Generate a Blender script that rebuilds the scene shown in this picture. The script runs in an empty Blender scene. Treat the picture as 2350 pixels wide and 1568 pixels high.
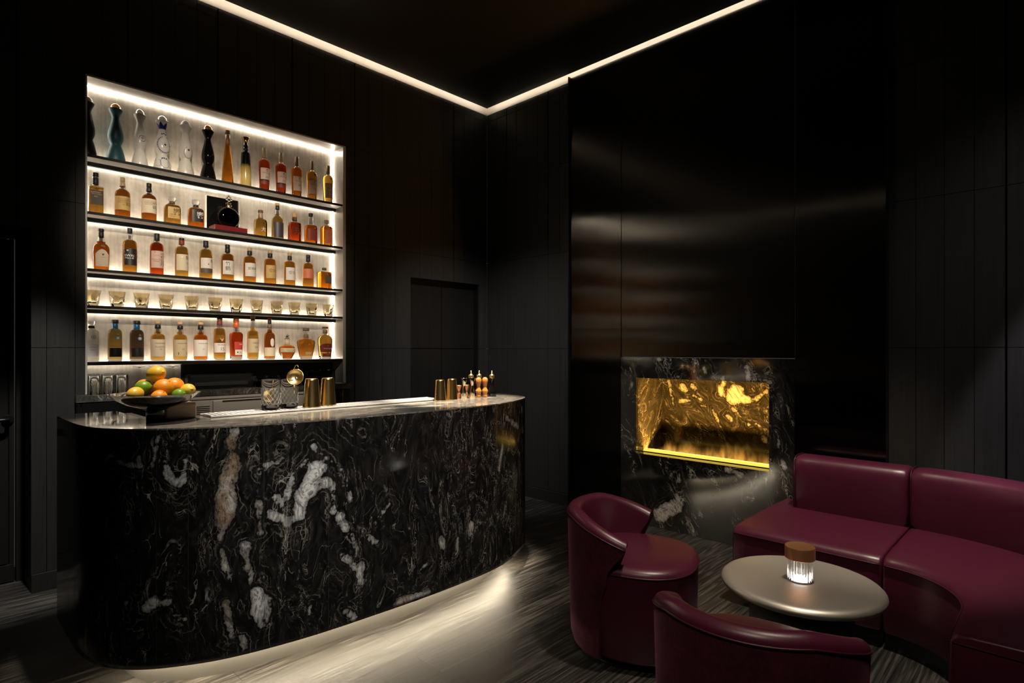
import bpy, math, random
import numpy as np
from mathutils import Vector, Matrix
rng = random.Random(7)
PI = math.pi
rad = math.radians
sc = bpy.context.scene
col = sc.collection

# ---------------------------------------------------------------- camera
CAM_Z, FPX, HOR, YAW = 1.4, 1330.0, 804.0, 44.0
cam_d = bpy.data.cameras.new('camera')
cam_d.sensor_width = 36.0
cam_d.lens = FPX / 2350 * 36.0
cam_d.shift_y = (HOR - 784.0) / 2350
cam_d.clip_start = 0.05
cam = bpy.data.objects.new('camera', cam_d)
cam.location = (0, 0, CAM_Z)
cam.rotation_euler = (rad(90), 0, rad(YAW - 90))
col.objects.link(cam)
sc.camera = cam

# ---------------------------------------------------------------- view, world, room and fill lights
vs = sc.view_settings
vs.view_transform = 'Standard'
vs.look = 'None'
vs.exposure = 0.3
vs.gamma = 1.0
vs.use_curve_mapping = False
cy = sc.cycles
cy.use_denoising = True
cy.max_bounces = 10
cy.transmission_bounces = 10
cy.glossy_bounces = 4
cy.diffuse_bounces = 3
cy.transparent_max_bounces = 10
cy.caustics_reflective = False
cy.caustics_refractive = True
cy.sample_clamp_indirect = 4.0
cy.volume_step_rate = 1.0
world = bpy.data.worlds.new('world')
sc.world = world
world.use_nodes = True
bg = world.node_tree.nodes['Background']
bg.inputs['Color'].default_value = (1.0, 0.93, 0.85, 1)
bg.inputs['Strength'].default_value = 0.035


def spot(loc, target, power, angle, blend=0.6, size=0.05, color=(1, .86, .68)):
    l = bpy.data.lights.new('spotlight', 'SPOT')
    l.energy = power
    l.spot_size = rad(angle)
    l.spot_blend = blend
    l.shadow_soft_size = size
    l.color = color
    o = bpy.data.objects.new('spotlight', l)
    o.location = loc
    d = Vector(target) - Vector(loc)
    o.rotation_euler = d.to_track_quat('-Z', 'Y').to_euler()
    col.objects.link(o)
    return o


# recessed ceiling spots over the bar top and the seating, plus added fill spots
spot((0.85, 2.45, 3.82), (0.78, 2.86, 1.09), 380, 20)
spot((1.55, 2.35, 3.82), (1.45, 2.85, 1.09), 860, 20)
spot((2.35, 2.30, 3.82), (2.38, 2.75, 1.09), 1650, 22)
spot((0.15, 0.40, 3.82), (1.58, 4.40, 2.02), 900, 25, .8)
spot((1.60, 2.00, 3.82), (1.60, 4.30, 1.02), 200, 26, .8)
spot((0.55, 0.35, 3.80), (1.50, 2.42, 0.90), 400, 32, 1.0, color=(1, .95, .88))
spot((-0.10, 0.10, 3.82), (1.70, 1.10, 0.45), 140, 58, 1.0, .25)  # added soft fill for general ambient light, not a fitting of the room
spot((2.30, 0.75, 3.82), (2.40, 1.45, 0.55), 210, 24)
spot((1.90, 0.25, 3.82), (1.70, 0.68, 0.65), 90, 24)
spot((2.50, 0.60, 3.82), (2.53, 0.80, 0.46), 150, 16)
spot((2.95, 0.60, 3.82), (3.45, 0.85, 0.45), 290, 34)
spot((2.70, 1.90, 3.82), (4.08, 2.00, 0.75), 260, 34, 1.0)  # added wash, only there to brighten the fireplace stone
spot((3.10, -0.60, 3.82), (4.10, 0.08, 0.80), 260, 17, .3, color=(.95, .95, 1))
spot((0.58, 2.95, 3.82), (0.46, 4.31, 0.60), 420, 20, .5, color=(1, .96, .90))
spot((2.60, -0.80, 3.82), (4.10, 0.40, 1.20), 60, 50, 1.0, color=(1, .98, .96))  # added weak fill that lifts the boards right of the steel
spot((2.20, 1.80, 3.82), (3.80, 4.15, 0.90), 420, 42, 1.0, color=(1, .97, .93))  # added wash to brighten the dark walls around the far corner


def at_wall(px, Y):
    """X of the point on the plane Y = const seen at a column of the photograph, and its depth along the view"""
    a = rad(YAW)
    k = (px - 1175.0) / FPX
    rx, ry = math.cos(a) + k * math.sin(a), math.sin(a) - k * math.cos(a)
    t = Y / ry
    return rx * t, t, 1 / math.sqrt(1 + k * k)


# ---------------------------------------------------------------- lettering, made first while the scene is empty
STRINGS = ['THE', 'MACALLAN', '30', '25', '18', '15', '12', 'SUNTORY', 'WORLD WHISKY', 'AO', 'YAMAZAKI', '山', '崎', '響', 'HIBIKI', '大',
           'IWAI', 'Mars 45', '岩', '井', 'Wine Cask', 'Finish', '駒', 'ヶ', '竹', '鶴', '宮城峡', '余市', 'THE BALVENIE', 'DoubleWood', '14', '21',
           'Glenfiddich', 'OBAN', 'WHISTLEPIG', 'WP', 'SINGLE MALT', '暁', '+', '*']
TXT = {}
for s_ in STRINGS:
    cu_ = bpy.data.curves.new('lettering', 'FONT')
    cu_.body = s_
    cu_.size = 1.0
    cu_.align_x = 'CENTER'
    cu_.align_y = 'CENTER'
    cu_.resolution_u = 2
    ob_ = bpy.data.objects.new('lettering', cu_)
    col.objects.link(ob_)
    TXT[s_] = ob_
bpy.context.view_layer.update()
dg_ = bpy.context.evaluated_depsgraph_get()
for s_, ob_ in list(TXT.items()):
    me_ = bpy.data.meshes.new_from_object(ob_.evaluated_get(dg_))
    TXT[s_] = ([tuple(v.co[:2]) for v in me_.vertices], [tuple(p.vertices) for p in me_.polygons])
    cu_ = ob_.data
    bpy.data.objects.remove(ob_)
    bpy.data.curves.remove(cu_)
    bpy.data.meshes.remove(me_)


# ---------------------------------------------------------------- materials
def new_mat(name):
    m = bpy.data.materials.new(name)
    m.use_nodes = True
    nt = m.node_tree
    return m, nt, nt.nodes, nt.links, nt.nodes['Principled BSDF']


def setp(b, **kw):
    names = dict(base='Base Color', rough='Roughness', metal='Metallic', spec='Specular IOR Level', ior='IOR', trans='Transmission Weight',
                 coat='Coat Weight', coatr='Coat Roughness', sheen='Sheen Weight', sheenr='Sheen Roughness', sheent='Sheen Tint',
                 aniso='Anisotropic', anisor='Anisotropic Rotation', em='Emission Color', ems='Emission Strength', alpha='Alpha',
                 sss='Subsurface Weight')
    for k, v in kw.items():
        i = b.inputs[names[k]]
        if hasattr(i.default_value, '__len__') and len(v) == 3:
            v = (*v, 1)
        i.default_value = v


def pmat(name, base, rough=.5, metal=0., bump=0, bscale=200, **kw):
    m, nt, N, L, b = new_mat(name)
    setp(b, base=base, rough=rough, metal=metal, **kw)
    if bump:
        n = N.new('ShaderNodeTexNoise')
        n.inputs['Scale'].default_value = bscale
        n.inputs['Detail'].default_value = 3
        tc = N.new('ShaderNodeTexCoord')
        L.new(tc.outputs['Object'], n.inputs['Vector'])
        bp = N.new('ShaderNodeBump')
        bp.inputs['Strength'].default_value = bump
        bp.inputs['Distance'].default_value = .002
        L.new(n.outputs['Fac'], bp.inputs['Height'])
        L.new(bp.outputs['Normal'], b.inputs['Normal'])
    return m


def emat(name, c, s):
    m, nt, N, L, b = new_mat(name)
    N.remove(b)
    e = N.new('ShaderNodeEmission')
    e.inputs['Color'].default_value = (*c, 1)
    e.inputs['Strength'].default_value = s
    L.new(e.outputs[0], N['Material Output'].inputs['Surface'])
    return m


def math_(N, L, op, a, b=None, c=None, clamp=False):
    n = N.new('ShaderNodeMath')
    n.operation = op
    n.use_clamp = clamp
    for i, v in enumerate((a, b, c)):
        if v is None:
            continue
        if isinstance(v, (int, float)):
            n.inputs[i].default_value = v
        else:
            L.new(v, n.inputs[i])
    return n.outputs[0]


def vmath(N, L, op, a, b=None, scale=None):
    n = N.new('ShaderNodeVectorMath')
    n.operation = op
    for i, v in enumerate((a, b)):
        if v is None:
            continue
        if isinstance(v, (tuple, list)):
            n.inputs[i].default_value = v
        else:
            L.new(v, n.inputs[i])
    if scale is not None:
        n.inputs['Scale'].default_value = scale
    return n.outputs[0]


def noise(N, L, vec, scale, detail=3, rough=.55, dist=0, out='Fac'):
    n = N.new('ShaderNodeTexNoise')
    n.inputs['Scale'].default_value = scale
    n.inputs['Detail'].default_value = detail
    n.inputs['Roughness'].default_value = rough
    n.inputs['Distortion'].default_value = dist
    L.new(vec, n.inputs['Vector'])
    return n.outputs[out]


def ramp(N, L, fac, stops):
    r = N.new('ShaderNodeValToRGB')
    e = r.color_ramp.elements
    while len(e) < len(stops):
        e.new(.5)
    for el, (p, c) in zip(e, stops):
        el.position = p
        el.color = (*c, 1) if len(c) == 3 else c
    L.new(fac, r.inputs['Fac'])
    return r.outputs['Color']


def mix(N, L, fac, a, b):
    n = N.new('ShaderNodeMix')
    n.data_type = 'RGBA'
    if isinstance(fac, (int, float)):
        n.inputs[0].default_value = fac
    else:
        L.new(fac, n.inputs[0])
    for k, v in ((6, a), (7, b)):
        if isinstance(v, tuple):
            n.inputs[k].default_value = (*v, 1)
        else:
            L.new(v, n.inputs[k])
    return n.outputs[2]


def smooth(N, L, v, lo, hi):
    n = N.new('ShaderNodeMapRange')
    n.interpolation_type = 'SMOOTHSTEP'
    n.inputs['From Min'].default_value = lo
    n.inputs['From Max'].default_value = hi
    L.new(v, n.inputs['Value'])
    return n.outputs['Result']


def marble(name, rough=.2, stretch=(1.5, .75, 1), vein=1.0, dense=None, rot=0, ior=1.5, base=(.006, .0055, .005), white=(.80, .78, .74)):
    """black stone with white swirling veins; the big white patches follow the mesh attribute 'patch'"""
    m, nt, N, L, b = new_mat(name)
    uv = N.new('ShaderNodeUVMap')
    uv.uv_map = 'UVMap'
    P0 = uv.outputs['UV']
    if rot:
        vr = N.new('ShaderNodeVectorRotate')
        vr.rotation_type = 'Z_AXIS'
        vr.inputs['Angle'].default_value = rad(rot)
        L.new(P0, vr.inputs['Vector'])
        P = vmath(N, L, 'MULTIPLY', vr.outputs[0], stretch)
    else:
        P = vmath(N, L, 'MULTIPLY', P0, stretch)
    w1 = vmath(N, L, 'SUBTRACT', noise(N, L, P, 1.7, 2, out='Color'), (.5, .5, .5))
    P1 = vmath(N, L, 'ADD', P, vmath(N, L, 'SCALE', w1, scale=1.1))
    w2 = vmath(N, L, 'SUBTRACT', noise(N, L, P1, 7, 2, out='Color'), (.5, .5, .5))
    P2 = vmath(N, L, 'ADD', P1, vmath(N, L, 'SCALE', w2, scale=.17))
    w3 = vmath(N, L, 'SUBTRACT', noise(N, L, P0, 26, 2, out='Color'), (.5, .5, .5))
    P3 = vmath(N, L, 'ADD', P2, vmath(N, L, 'SCALE', w3, scale=.035))

    def ridge(vec, scale, width, det=1):
        n = noise(N, L, vec, scale, det, .5)
        d = math_(N, L, 'ABSOLUTE', math_(N, L, 'SUBTRACT', n, .5))
        return math_(N, L, 'SUBTRACT', 1.0, smooth(N, L, d, width * .25, width))
    r1 = ridge(P3, 5.0, .011)
    r2 = ridge(vmath(N, L, 'ADD', P3, (3.1, 7.7, 0)), 11.0, .017)
    r3 = ridge(vmath(N, L, 'ADD', P3, (9.3, 2.2, 0)), 24.0, .030)
    mA = smooth(N, L, noise(N, L, P1, 2.3, 2), .46, .62)
    mB = smooth(N, L, noise(N, L, vmath(N, L, 'ADD', P1, (5.5, 1.5, 0)), 3.1, 2), .50, .64)
    mC = smooth(N, L, noise(N, L, P2, 9.0, 2), .40, .68)
    if dense:
        sx = N.new('ShaderNodeSeparateXYZ')
        L.new(P0, sx.inputs[0])
        mB = math_(N, L, 'MAXIMUM', mB, math_(N, L, 'MULTIPLY', smooth(N, L, sx.outputs[0], *dense), .9))
    v = math_(N, L, 'MULTIPLY', r1, math_(N, L, 'MULTIPLY', mA, mC))
    v = math_(N, L, 'MAXIMUM', v, math_(N, L, 'MULTIPLY', math_(N, L, 'MULTIPLY', r2, mB), math_(N, L, 'MULTIPLY', mC, .75)))
    v = math_(N, L, 'MAXIMUM', v, math_(N, L, 'MULTIPLY', math_(N, L, 'MULTIPLY', math_(N, L, 'MULTIPLY', r3, mB), mC), .8))
    v = math_(N, L, 'MULTIPLY', v, vein * .85, clamp=True)
    # patches
    at = N.new('ShaderNodeAttribute')
    at.attribute_name = 'patch'
    aw = N.new('ShaderNodeAttribute')
    aw.attribute_name = 'warm'
    d0 = at.outputs['Fac']
    n1 = math_(N, L, 'SUBTRACT', noise(N, L, P0, 11, 8, .66), .5)
    n0 = math_(N, L, 'SUBTRACT', noise(N, L, P, 3.2, 2, .5), .5)
    d1 = math_(N, L, 'ADD', d0, math_(N, L, 'MULTIPLY_ADD', n1, .085, math_(N, L, 'MULTIPLY_ADD', n0, .022, .002)))
    pm = math_(N, L, 'SUBTRACT', 1.0, smooth(N, L, d1, -.003, .002))
    # outlines that follow the patches, like folded layers
    h1 = math_(N, L, 'ADD', d1, math_(N, L, 'MULTIPLY', math_(N, L, 'SUBTRACT', noise(N, L, P0, 5, 3), .5), .05))
    band = math_(N, L, 'ABSOLUTE', math_(N, L, 'SUBTRACT', math_(N, L, 'FRACT', math_(N, L, 'MULTIPLY', h1, 38)), .5))
    bl = math_(N, L, 'SUBTRACT', 1.0, smooth(N, L, band, .03, .12))
    near = math_(N, L, 'SUBTRACT', 1.0, smooth(N, L, d1, .01, .11))
    halo = math_(N, L, 'MULTIPLY', math_(N, L, 'MULTIPLY', bl, near), math_(N, L, 'MULTIPLY', mC, .30))
    v = math_(N, L, 'MAXIMUM', v, halo)
    crack = smooth(N, L, noise(N, L, P3, 24, 8, .78), .40, .56)
    crack = math_(N, L, 'MULTIPLY_ADD', crack, .78, .22)
    core = math_(N, L, 'MULTIPLY_ADD', smooth(N, L, d1, -.026, -.001), -.62, 1.0)
    crack = math_(N, L, 'MULTIPLY', crack, core)
    warmc = mix(N, L, math_(N, L, 'MULTIPLY', aw.outputs['Fac'], smooth(N, L, noise(N, L, P0, 9, 3), .30, .55)), white, (.34, .24, .16))
    mott = noise(N, L, P2, 14, 4)
    bc = mix(N, L, smooth(N, L, mott, .35, .75), base, tuple(c * 2.6 + .004 for c in base))
    c1 = mix(N, L, v, bc, (.44, .39, .33))
    c2 = mix(N, L, math_(N, L, 'MULTIPLY', pm, crack), c1, warmc)
    L.new(c2, b.inputs['Base Color'])
    setp(b, rough=rough, spec=.5, ior=ior)
    return m


def wood_wall(name, base, axis='Z', rough=.5):
    m, nt, N, L, b = new_mat(name)
    tc = N.new('ShaderNodeTexCoord')
    sca = (70, 70, 2.2)
    P = vmath(N, L, 'MULTIPLY', tc.outputs['Object'], sca)
    n = noise(N, L, P, 1.0, 4, .6, 1.2)
    L.new(mix(N, L, n, tuple(c * .55 for c in base), tuple(c * 1.5 for c in base)), b.inputs['Base Color'])
    bp = N.new('ShaderNodeBump')
    bp.inputs['Strength'].default_value = .35
    bp.inputs['Distance'].default_value = .002
    L.new(n, bp.inputs['Height'])
    L.new(bp.outputs['Normal'], b.inputs['Normal'])
    setp(b, rough=rough, spec=.22)
    return m


def floor_mat():
    m, nt, N, L, b = new_mat('dark oak planks')
    tc = N.new('ShaderNodeTexCoord')
    O = tc.outputs['Object']
    br = N.new('ShaderNodeTexBrick')
    br.inputs['Scale'].default_value = 1
    br.inputs['Brick Width'].default_value = 1.7
    br.inputs['Row Height'].default_value = .185
    br.inputs['Mortar Size'].default_value = .0024
    br.inputs['Mortar Smooth'].default_value = .2
    br.inputs['Color1'].default_value = (.15, .15, .15, 1)
    br.inputs['Color2'].default_value = (.85, .85, .85, 1)
    br.inputs['Mortar'].default_value = (0, 0, 0, 1)
    br.offset = .37
    L.new(vmath(N, L, 'ADD', O, (10.3, 10.06, 0)), br.inputs['Vector'])
    sep = N.new('ShaderNodeSeparateColor')
    L.new(br.outputs['Color'], sep.inputs[0])
    tone = sep.outputs[0]
    comb = N.new('ShaderNodeCombineXYZ')
    L.new(math_(N, L, 'MULTIPLY', tone, 37.0), comb.inputs[2])
    P = vmath(N, L, 'ADD', vmath(N, L, 'MULTIPLY', O, (.75, 10.0, 1)), comb.outputs[0])
    # cathedral grain: rings of a stretched noise
    g = noise(N, L, P, .9, 2, .5, .5)
    rings = math_(N, L, 'ABSOLUTE', math_(N, L, 'SUBTRACT', math_(N, L, 'FRACT', math_(N, L, 'MULTIPLY', g, 12)), .5))
    fine = noise(N, L, vmath(N, L, 'MULTIPLY', O, (3, 75, 1)), 1.0, 4, .65)
    gr = math_(N, L, 'MULTIPLY_ADD', rings, .75, math_(N, L, 'MULTIPLY', smooth(N, L, fine, .32, .68), .62))
    big = noise(N, L, vmath(N, L, 'MULTIPLY', O, (1.2, 3, 1)), 1.6, 3)
    f = math_(N, L, 'MULTIPLY_ADD', tone, .30, math_(N, L, 'MULTIPLY', gr, .62))
    f = math_(N, L, 'MULTIPLY_ADD', big, .25, math_(N, L, 'SUBTRACT', f, .1), clamp=True)
    c = ramp(N, L, f, [(.16, (.003, .0027, .0025)), (.44, (.015, .0132, .0115)), (.62, (.040, .035, .030)), (.86, (.095, .085, .072))])
    c = mix(N, L, math_(N, L, 'MULTIPLY', br.outputs['Fac'], .85), c, (.006, .005, .004))
    L.new(c, b.inputs['Base Color'])
    bp = N.new('ShaderNodeBump')
    bp.inputs['Strength'].default_value = .35
    bp.inputs['Distance'].default_value = .0006
    L.new(math_(N, L, 'SUBTRACT', gr, math_(N, L, 'MULTIPLY', br.outputs['Fac'], 1.5)), bp.inputs['Height'])
    L.new(bp.outputs['Normal'], b.inputs['Normal'])
    L.new(math_(N, L, 'MULTIPLY_ADD', gr, .18, .36), b.inputs['Roughness'])
    return m


def steel_mat(name, base, rough=.22, aniso=.9, vert=True):
    m, nt, N, L, b = new_mat(name)
    setp(b, base=base, metal=1.0, rough=rough, aniso=aniso, anisor=0.0 if vert else .25)
    tg = N.new('ShaderNodeTangent')
    tg.direction_type = 'RADIAL'
    tg.axis = 'Z'
    L.new(tg.outputs[0], b.inputs['Tangent'])
    tc = N.new('ShaderNodeTexCoord')
    n = noise(N, L, vmath(N, L, 'MULTIPLY', tc.outputs['Object'], (90, 90, 1.2) if vert else (1.2, 1.2, 120)), 1.0, 4, .65)
    L.new(math_(N, L, 'MULTIPLY_ADD', n, .06, rough - .03), b.inputs['Roughness'])
    big = noise(N, L, tc.outputs['Object'], 1.3, 3)
    L.new(mix(N, L, big, tuple(c * .7 for c in base), tuple(c * 1.35 for c in base)), b.inputs['Base Color'])
    return m


def backlit_metal():
    """the pale mottled metal sheet behind the shelves"""
    m, nt, N, L, b = new_mat('mottled pale metal')
    tc = N.new('ShaderNodeTexCoord')
    O = tc.outputs['Object']
    n1 = noise(N, L, O, 5, 5, .65)
    n2 = noise(N, L, vmath(N, L, 'MULTIPLY', O, (60, 60, 5)), 1, 4, .6)
    f = math_(N, L, 'MULTIPLY_ADD', n1, .7, math_(N, L, 'MULTIPLY', n2, .3))
    L.new(ramp(N, L, f, [(.30, (.22, .195, .155)), (.48, (.40, .36, .30)), (.66, (.58, .54, .47))]), b.inputs['Base Color'])
    setp(b, metal=.35, rough=.42)
    return m


M = {}
M['black'] = pmat('black', (.004, .004, .004), .5)
M['blackgloss'] = pmat('black gloss', (.004, .004, .004), .12)
M['satin'] = pmat('satin black metal', (.012, .012, .012), .38, .6)
M['wall'] = wood_wall('blackened timber', (.024, .0228, .0215))
M['door'] = wood_wall('door timber', (.009, .0085, .008))
M['base'] = wood_wall('skirting timber', (.02, .018, .016))
M['floor'] = floor_mat()
M['ceil'] = pmat('ceiling lacquer', (.008, .0078, .0075), .42, spec=.3)
M['plaster'] = pmat('cove plaster', (.62, .56, .48), .8)
M['steel'] = steel_mat('dark brushed steel', (.055, .051, .046), .17, 1.0)
M['lightsteel'] = pmat('light brushed steel', (.52, .49, .44), .38, .35)
M['under'] = pmat('grey shelf underside', (.50, .47, .43), .45, .15)
M['shelfblack'] = pmat('dark shelf edge', (.010, .0095, .009), .5, spec=.2)
M['fridge'] = pmat('stainless steel', (.50, .47, .43), .42, .4)
M['cutline'] = pmat('ground crystal lines', (.40, .39, .37), .4)
M['kick'] = pmat('pale metal plinth', (.22, .21, .19), .5, .5)
M['back'] = backlit_metal()
M['leather'] = pmat('burgundy leather', (.080, .0092, .028), .35, 0, .12, 260, coat=.25, coatr=.36)
M['piping'] = pmat('dark burgundy piping', (.045, .004, .010), .45)
M['velvet'] = None
M['tabletop'] = pmat('brushed champagne metal', (.52, .48, .42), .40, .78, .05, 30)
M['stone'] = pmat('grey stone', (.28, .27, .255), .6, 0, .4, 60)
M['copper'] = pmat('brushed copper', (.74, .35, .16), .36, .8)
M['railsteel'] = pmat('ribbed bright steel', (.78, .76, .72), .38, .35)
M['gold'] = pmat('polished gold', (.88, .61, .24), .20, 1.0)
M['goldrough'] = pmat('brushed gold', (.82, .62, .30), .3, 1.0)
M['silvergold'] = pmat('pale gold steel', (.80, .70, .52), .14, 1.0)
M['chrome'] = pmat('polished dark steel', (.38, .36, .33), .10, 1.0)
M['orangewood'] = pmat('varnished orange wood', (.50, .17, .035), .25, 0, .1, 90, coat=.5)
M['glass'] = pmat('clear glass', (1, 1, 1), 0, trans=1.0, ior=1.45)
M['tumbler'] = pmat('smoked amber glass', (.95, .85, .66), 0.02, trans=1.0, ior=1.36)
M['dimglass'] = pmat('drinking glass', (.97, .97, .96), .01, trans=1.0, ior=1.18)
M['ledtop'] = emat('niche top light', (1.0, .90, .75), 75)
M['led'] = emat('shelf strip light', (1.0, .90, .75), 26)
M['ledside'] = emat('side strip light', (1.0, .90, .75), 60)
M['uplight'] = emat('shelf up light', (1.0, .90, .75), 58)
M['cove'] = emat('cove strip light', (1.0, .88, .73), 15)
M['barled'] = emat('plinth strip light', (1.0, .84, .60), 46)
M['fire'] = emat('amber flame light', (1.0, .50, .085), 320)
M['firebar'] = emat('amber bar light', (1.0, .66, .08), 1.1)
M['lamp'] = emat('lamp light', (1.0, .95, .88), 45)
M['ink'] = pmat('dark ink', (.012, .010, .010), .6)
M['inkbrown'] = pmat('brown ink', (.10, .055, .03), .6)
M['inkgold'] = pmat('gold ink', (.72, .50, .25), .4, .3)
M['inkwhite'] = pmat('white ink', (.75, .72, .68), .5)
M['inkblue'] = pmat('blue ink', (.008, .022, .16), .3)
M['paper'] = pmat('cream label paper', (.62, .52, .38), .7)
M['paperwhite'] = pmat('white label paper', (.66, .60, .54), .7)
M['paperpink'] = pmat('pinkish label paper', (.52, .38, .31), .7)
M['papergold'] = pmat('ochre label paper', (.50, .33, .12), .65)
M['papertan'] = pmat('tan label paper', (.48, .38, .24), .7)
M['paperred'] = pmat('red label paper', (.42, .035, .02), .6)
M['papercoral'] = pmat('coral label paper', (.55, .16, .08), .6)
M['papermaroon'] = pmat('maroon label paper', (.19, .025, .015), .6)
M['paperblack'] = pmat('black label paper', (.012, .011, .011), .5)
M['papergrey'] = pmat('taupe label paper', (.085, .065, .045), .6)
M['papernavy'] = pmat('navy paper', (.010, .014, .030), .5)
M['paperplum'] = pmat('slate label paper', (.045, .035, .045), .5)
M['paperolive'] = pmat('olive label paper', (.13, .09, .03), .5)
M['cork'] = pmat('cork', (.55, .33, .15), .7)
M['tancap'] = pmat('tan capsule', (.36, .25, .13), .4)
M['browncap'] = pmat('brown capsule', (.24, .10, .04), .4)
M['orangecap'] = pmat('orange capsule', (.55, .10, .02), .4)
M['bluecap'] = pmat('blue sleeve', (.012, .10, .26), .35)
M['redbox'] = pmat('red lacquer', (.16, .012, .012), .3)
M['ceramicwhite'] = pmat('white ceramic', (.70, .66, .60), .22)
M['frosted'] = pmat('frosted white glass', (.78, .74, .68), .28)
M['ceramicgrey'] = pmat('pale grey ceramic', (.55, .51, .46), .35)
M['ceramicteal'] = pmat('teal ceramic', (.030, .105, .135), .45)
M['ceramicblack'] = pmat('matte black ceramic', (.010, .008, .007), .4)
M['glossblack'] = pmat('gloss black glaze', (.003, .0025, .002), .06)
M['silver'] = pmat('silver', (.75, .73, .70), .15, 1.0)
M['copperball'] = pmat('copper stopper', (.45, .20, .08), .18, 1.0)
M['onyx'] = pmat('beige onyx', (.58, .42, .30), .35, 0, .1, 20, sss=.1)
M['lemon'] = pmat('lemon peel', (.75, .46, .05), .38, 0, .3, 300)
M['orange'] = pmat('orange peel', (.78, .27, .015), .40, 0, .35, 300)
M['lime'] = pmat('lime peel', (.13, .28, .012), .36, 0, .3, 300)
M['mint'] = pmat('herb green', (.06, .12, .02), .6)


def velvet():
    m, nt, N, L, b = new_mat('plum velvet')
    tc = N.new('ShaderNodeTexCoord')
    O = tc.outputs['Object']
    f = math_(N, L, 'MULTIPLY_ADD', noise(N, L, O, 9, 4, .6), .6, math_(N, L, 'MULTIPLY', noise(N, L, O, 70, 3, .6), .45))
    L.new(ramp(N, L, f, [(.35, (.034, .007, .013)), (.62, (.090, .014, .032)), (.8, (.135, .027, .053))]), b.inputs['Base Color'])
    setp(b, rough=.8, spec=.2, sheen=.3, sheenr=.35, sheent=(.75, .25, .42))
    return m


M['velvet'] = velvet()


def liquid(name, c):
    c = tuple(x ** 1.0 for x in c)
    M[name] = pmat(name, c, 0, trans=1.0, ior=1.30)


liquid('amber', (.97, .42, .055))
liquid('gold_l', (.98, .56, .11))
liquid('pale', (.98, .68, .22))
liquid('deep', (.93, .27, .024))
liquid('red', (.80, .105, .018))
liquid('brown', (.72, .22, .026))
liquid('dark', (.42, .055, .012))
liquid('olive', (.66, .44, .15))
liquid('smoke', (.20, .13, .08))
liquid('cognac', (.10, .012, .006))
liquid('clearspirit', (.95, .94, .92))


def gradient_mat():
    m, nt, N, L, b = new_mat('black fading to straw glass')
    tc = N.new('ShaderNodeTexCoord')
    s = N.new('ShaderNodeSeparateXYZ')
    L.new(tc.outputs['Generated'], s.inputs[0])
    n = noise(N, L, vmath(N, L, 'MULTIPLY', tc.outputs['Object'], (300, 300, 12)), 1, 2)
    f = math_(N, L, 'MULTIPLY_ADD', n, .10, s.outputs[2])
    L.new(ramp(N, L, f, [(.30, (.55, .40, .13)), (.48, (.30, .20, .05)), (.56, (.004, .0035, .003))]), b.inputs['Base Color'])
    setp(b, rough=.12)
    return m


M['fade'] = gradient_mat()


def cut_glass():
    m, nt, N, L, b = new_mat('cut crystal')
    setp(b, base=(.98, .98, .97), rough=.01, trans=1.0, ior=1.2)
    return m


M['crystal'] = cut_glass()


def fire_vol():
    m, nt, N, L, b = new_mat('flame')
    N.remove(b)
    tc = N.new('ShaderNodeTexCoord')
    O = tc.outputs['Object']
    s = N.new('ShaderNodeSeparateXYZ')
    L.new(tc.outputs['Generated'], s.inputs[0])
    P = vmath(N, L, 'MULTIPLY', O, (9, 9, 5))
    w = vmath(N, L, 'SCALE', vmath(N, L, 'SUBTRACT', noise(N, L, P, 1.3, 2, out='Color'), (.5, .5, .5)), scale=1.4)
    n = noise(N, L, vmath(N, L, 'ADD', vmath(N, L, 'MULTIPLY', O, (30, 30, 9)), w), .9, 4, .6)
    lump = noise(N, L, vmath(N, L, 'MULTIPLY', O, (4.5, 4.5, 0)), 1.4, 1)
    h = math_(N, L, 'MULTIPLY_ADD', lump, 1.9, -.42)
    fall = math_(N, L, 'SUBTRACT', 1.0, math_(N, L, 'DIVIDE', s.outputs[2], math_(N, L, 'MAXIMUM', h, .06)), clamp=True)
    d = math_(N, L, 'MULTIPLY', smooth(N, L, n, .40, .66), math_(N, L, 'POWER', fall, 1.3))
    e = N.new('ShaderNodeEmission')
    e.inputs['Color'].default_value = (1, .46, .07, 1)
    L.new(math_(N, L, 'MULTIPLY', d, 10.0), e.inputs['Strength'])
    L.new(e.outputs[0], N['Material Output'].inputs['Volume'])
    return m


M['flame'] = fire_vol()


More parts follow.
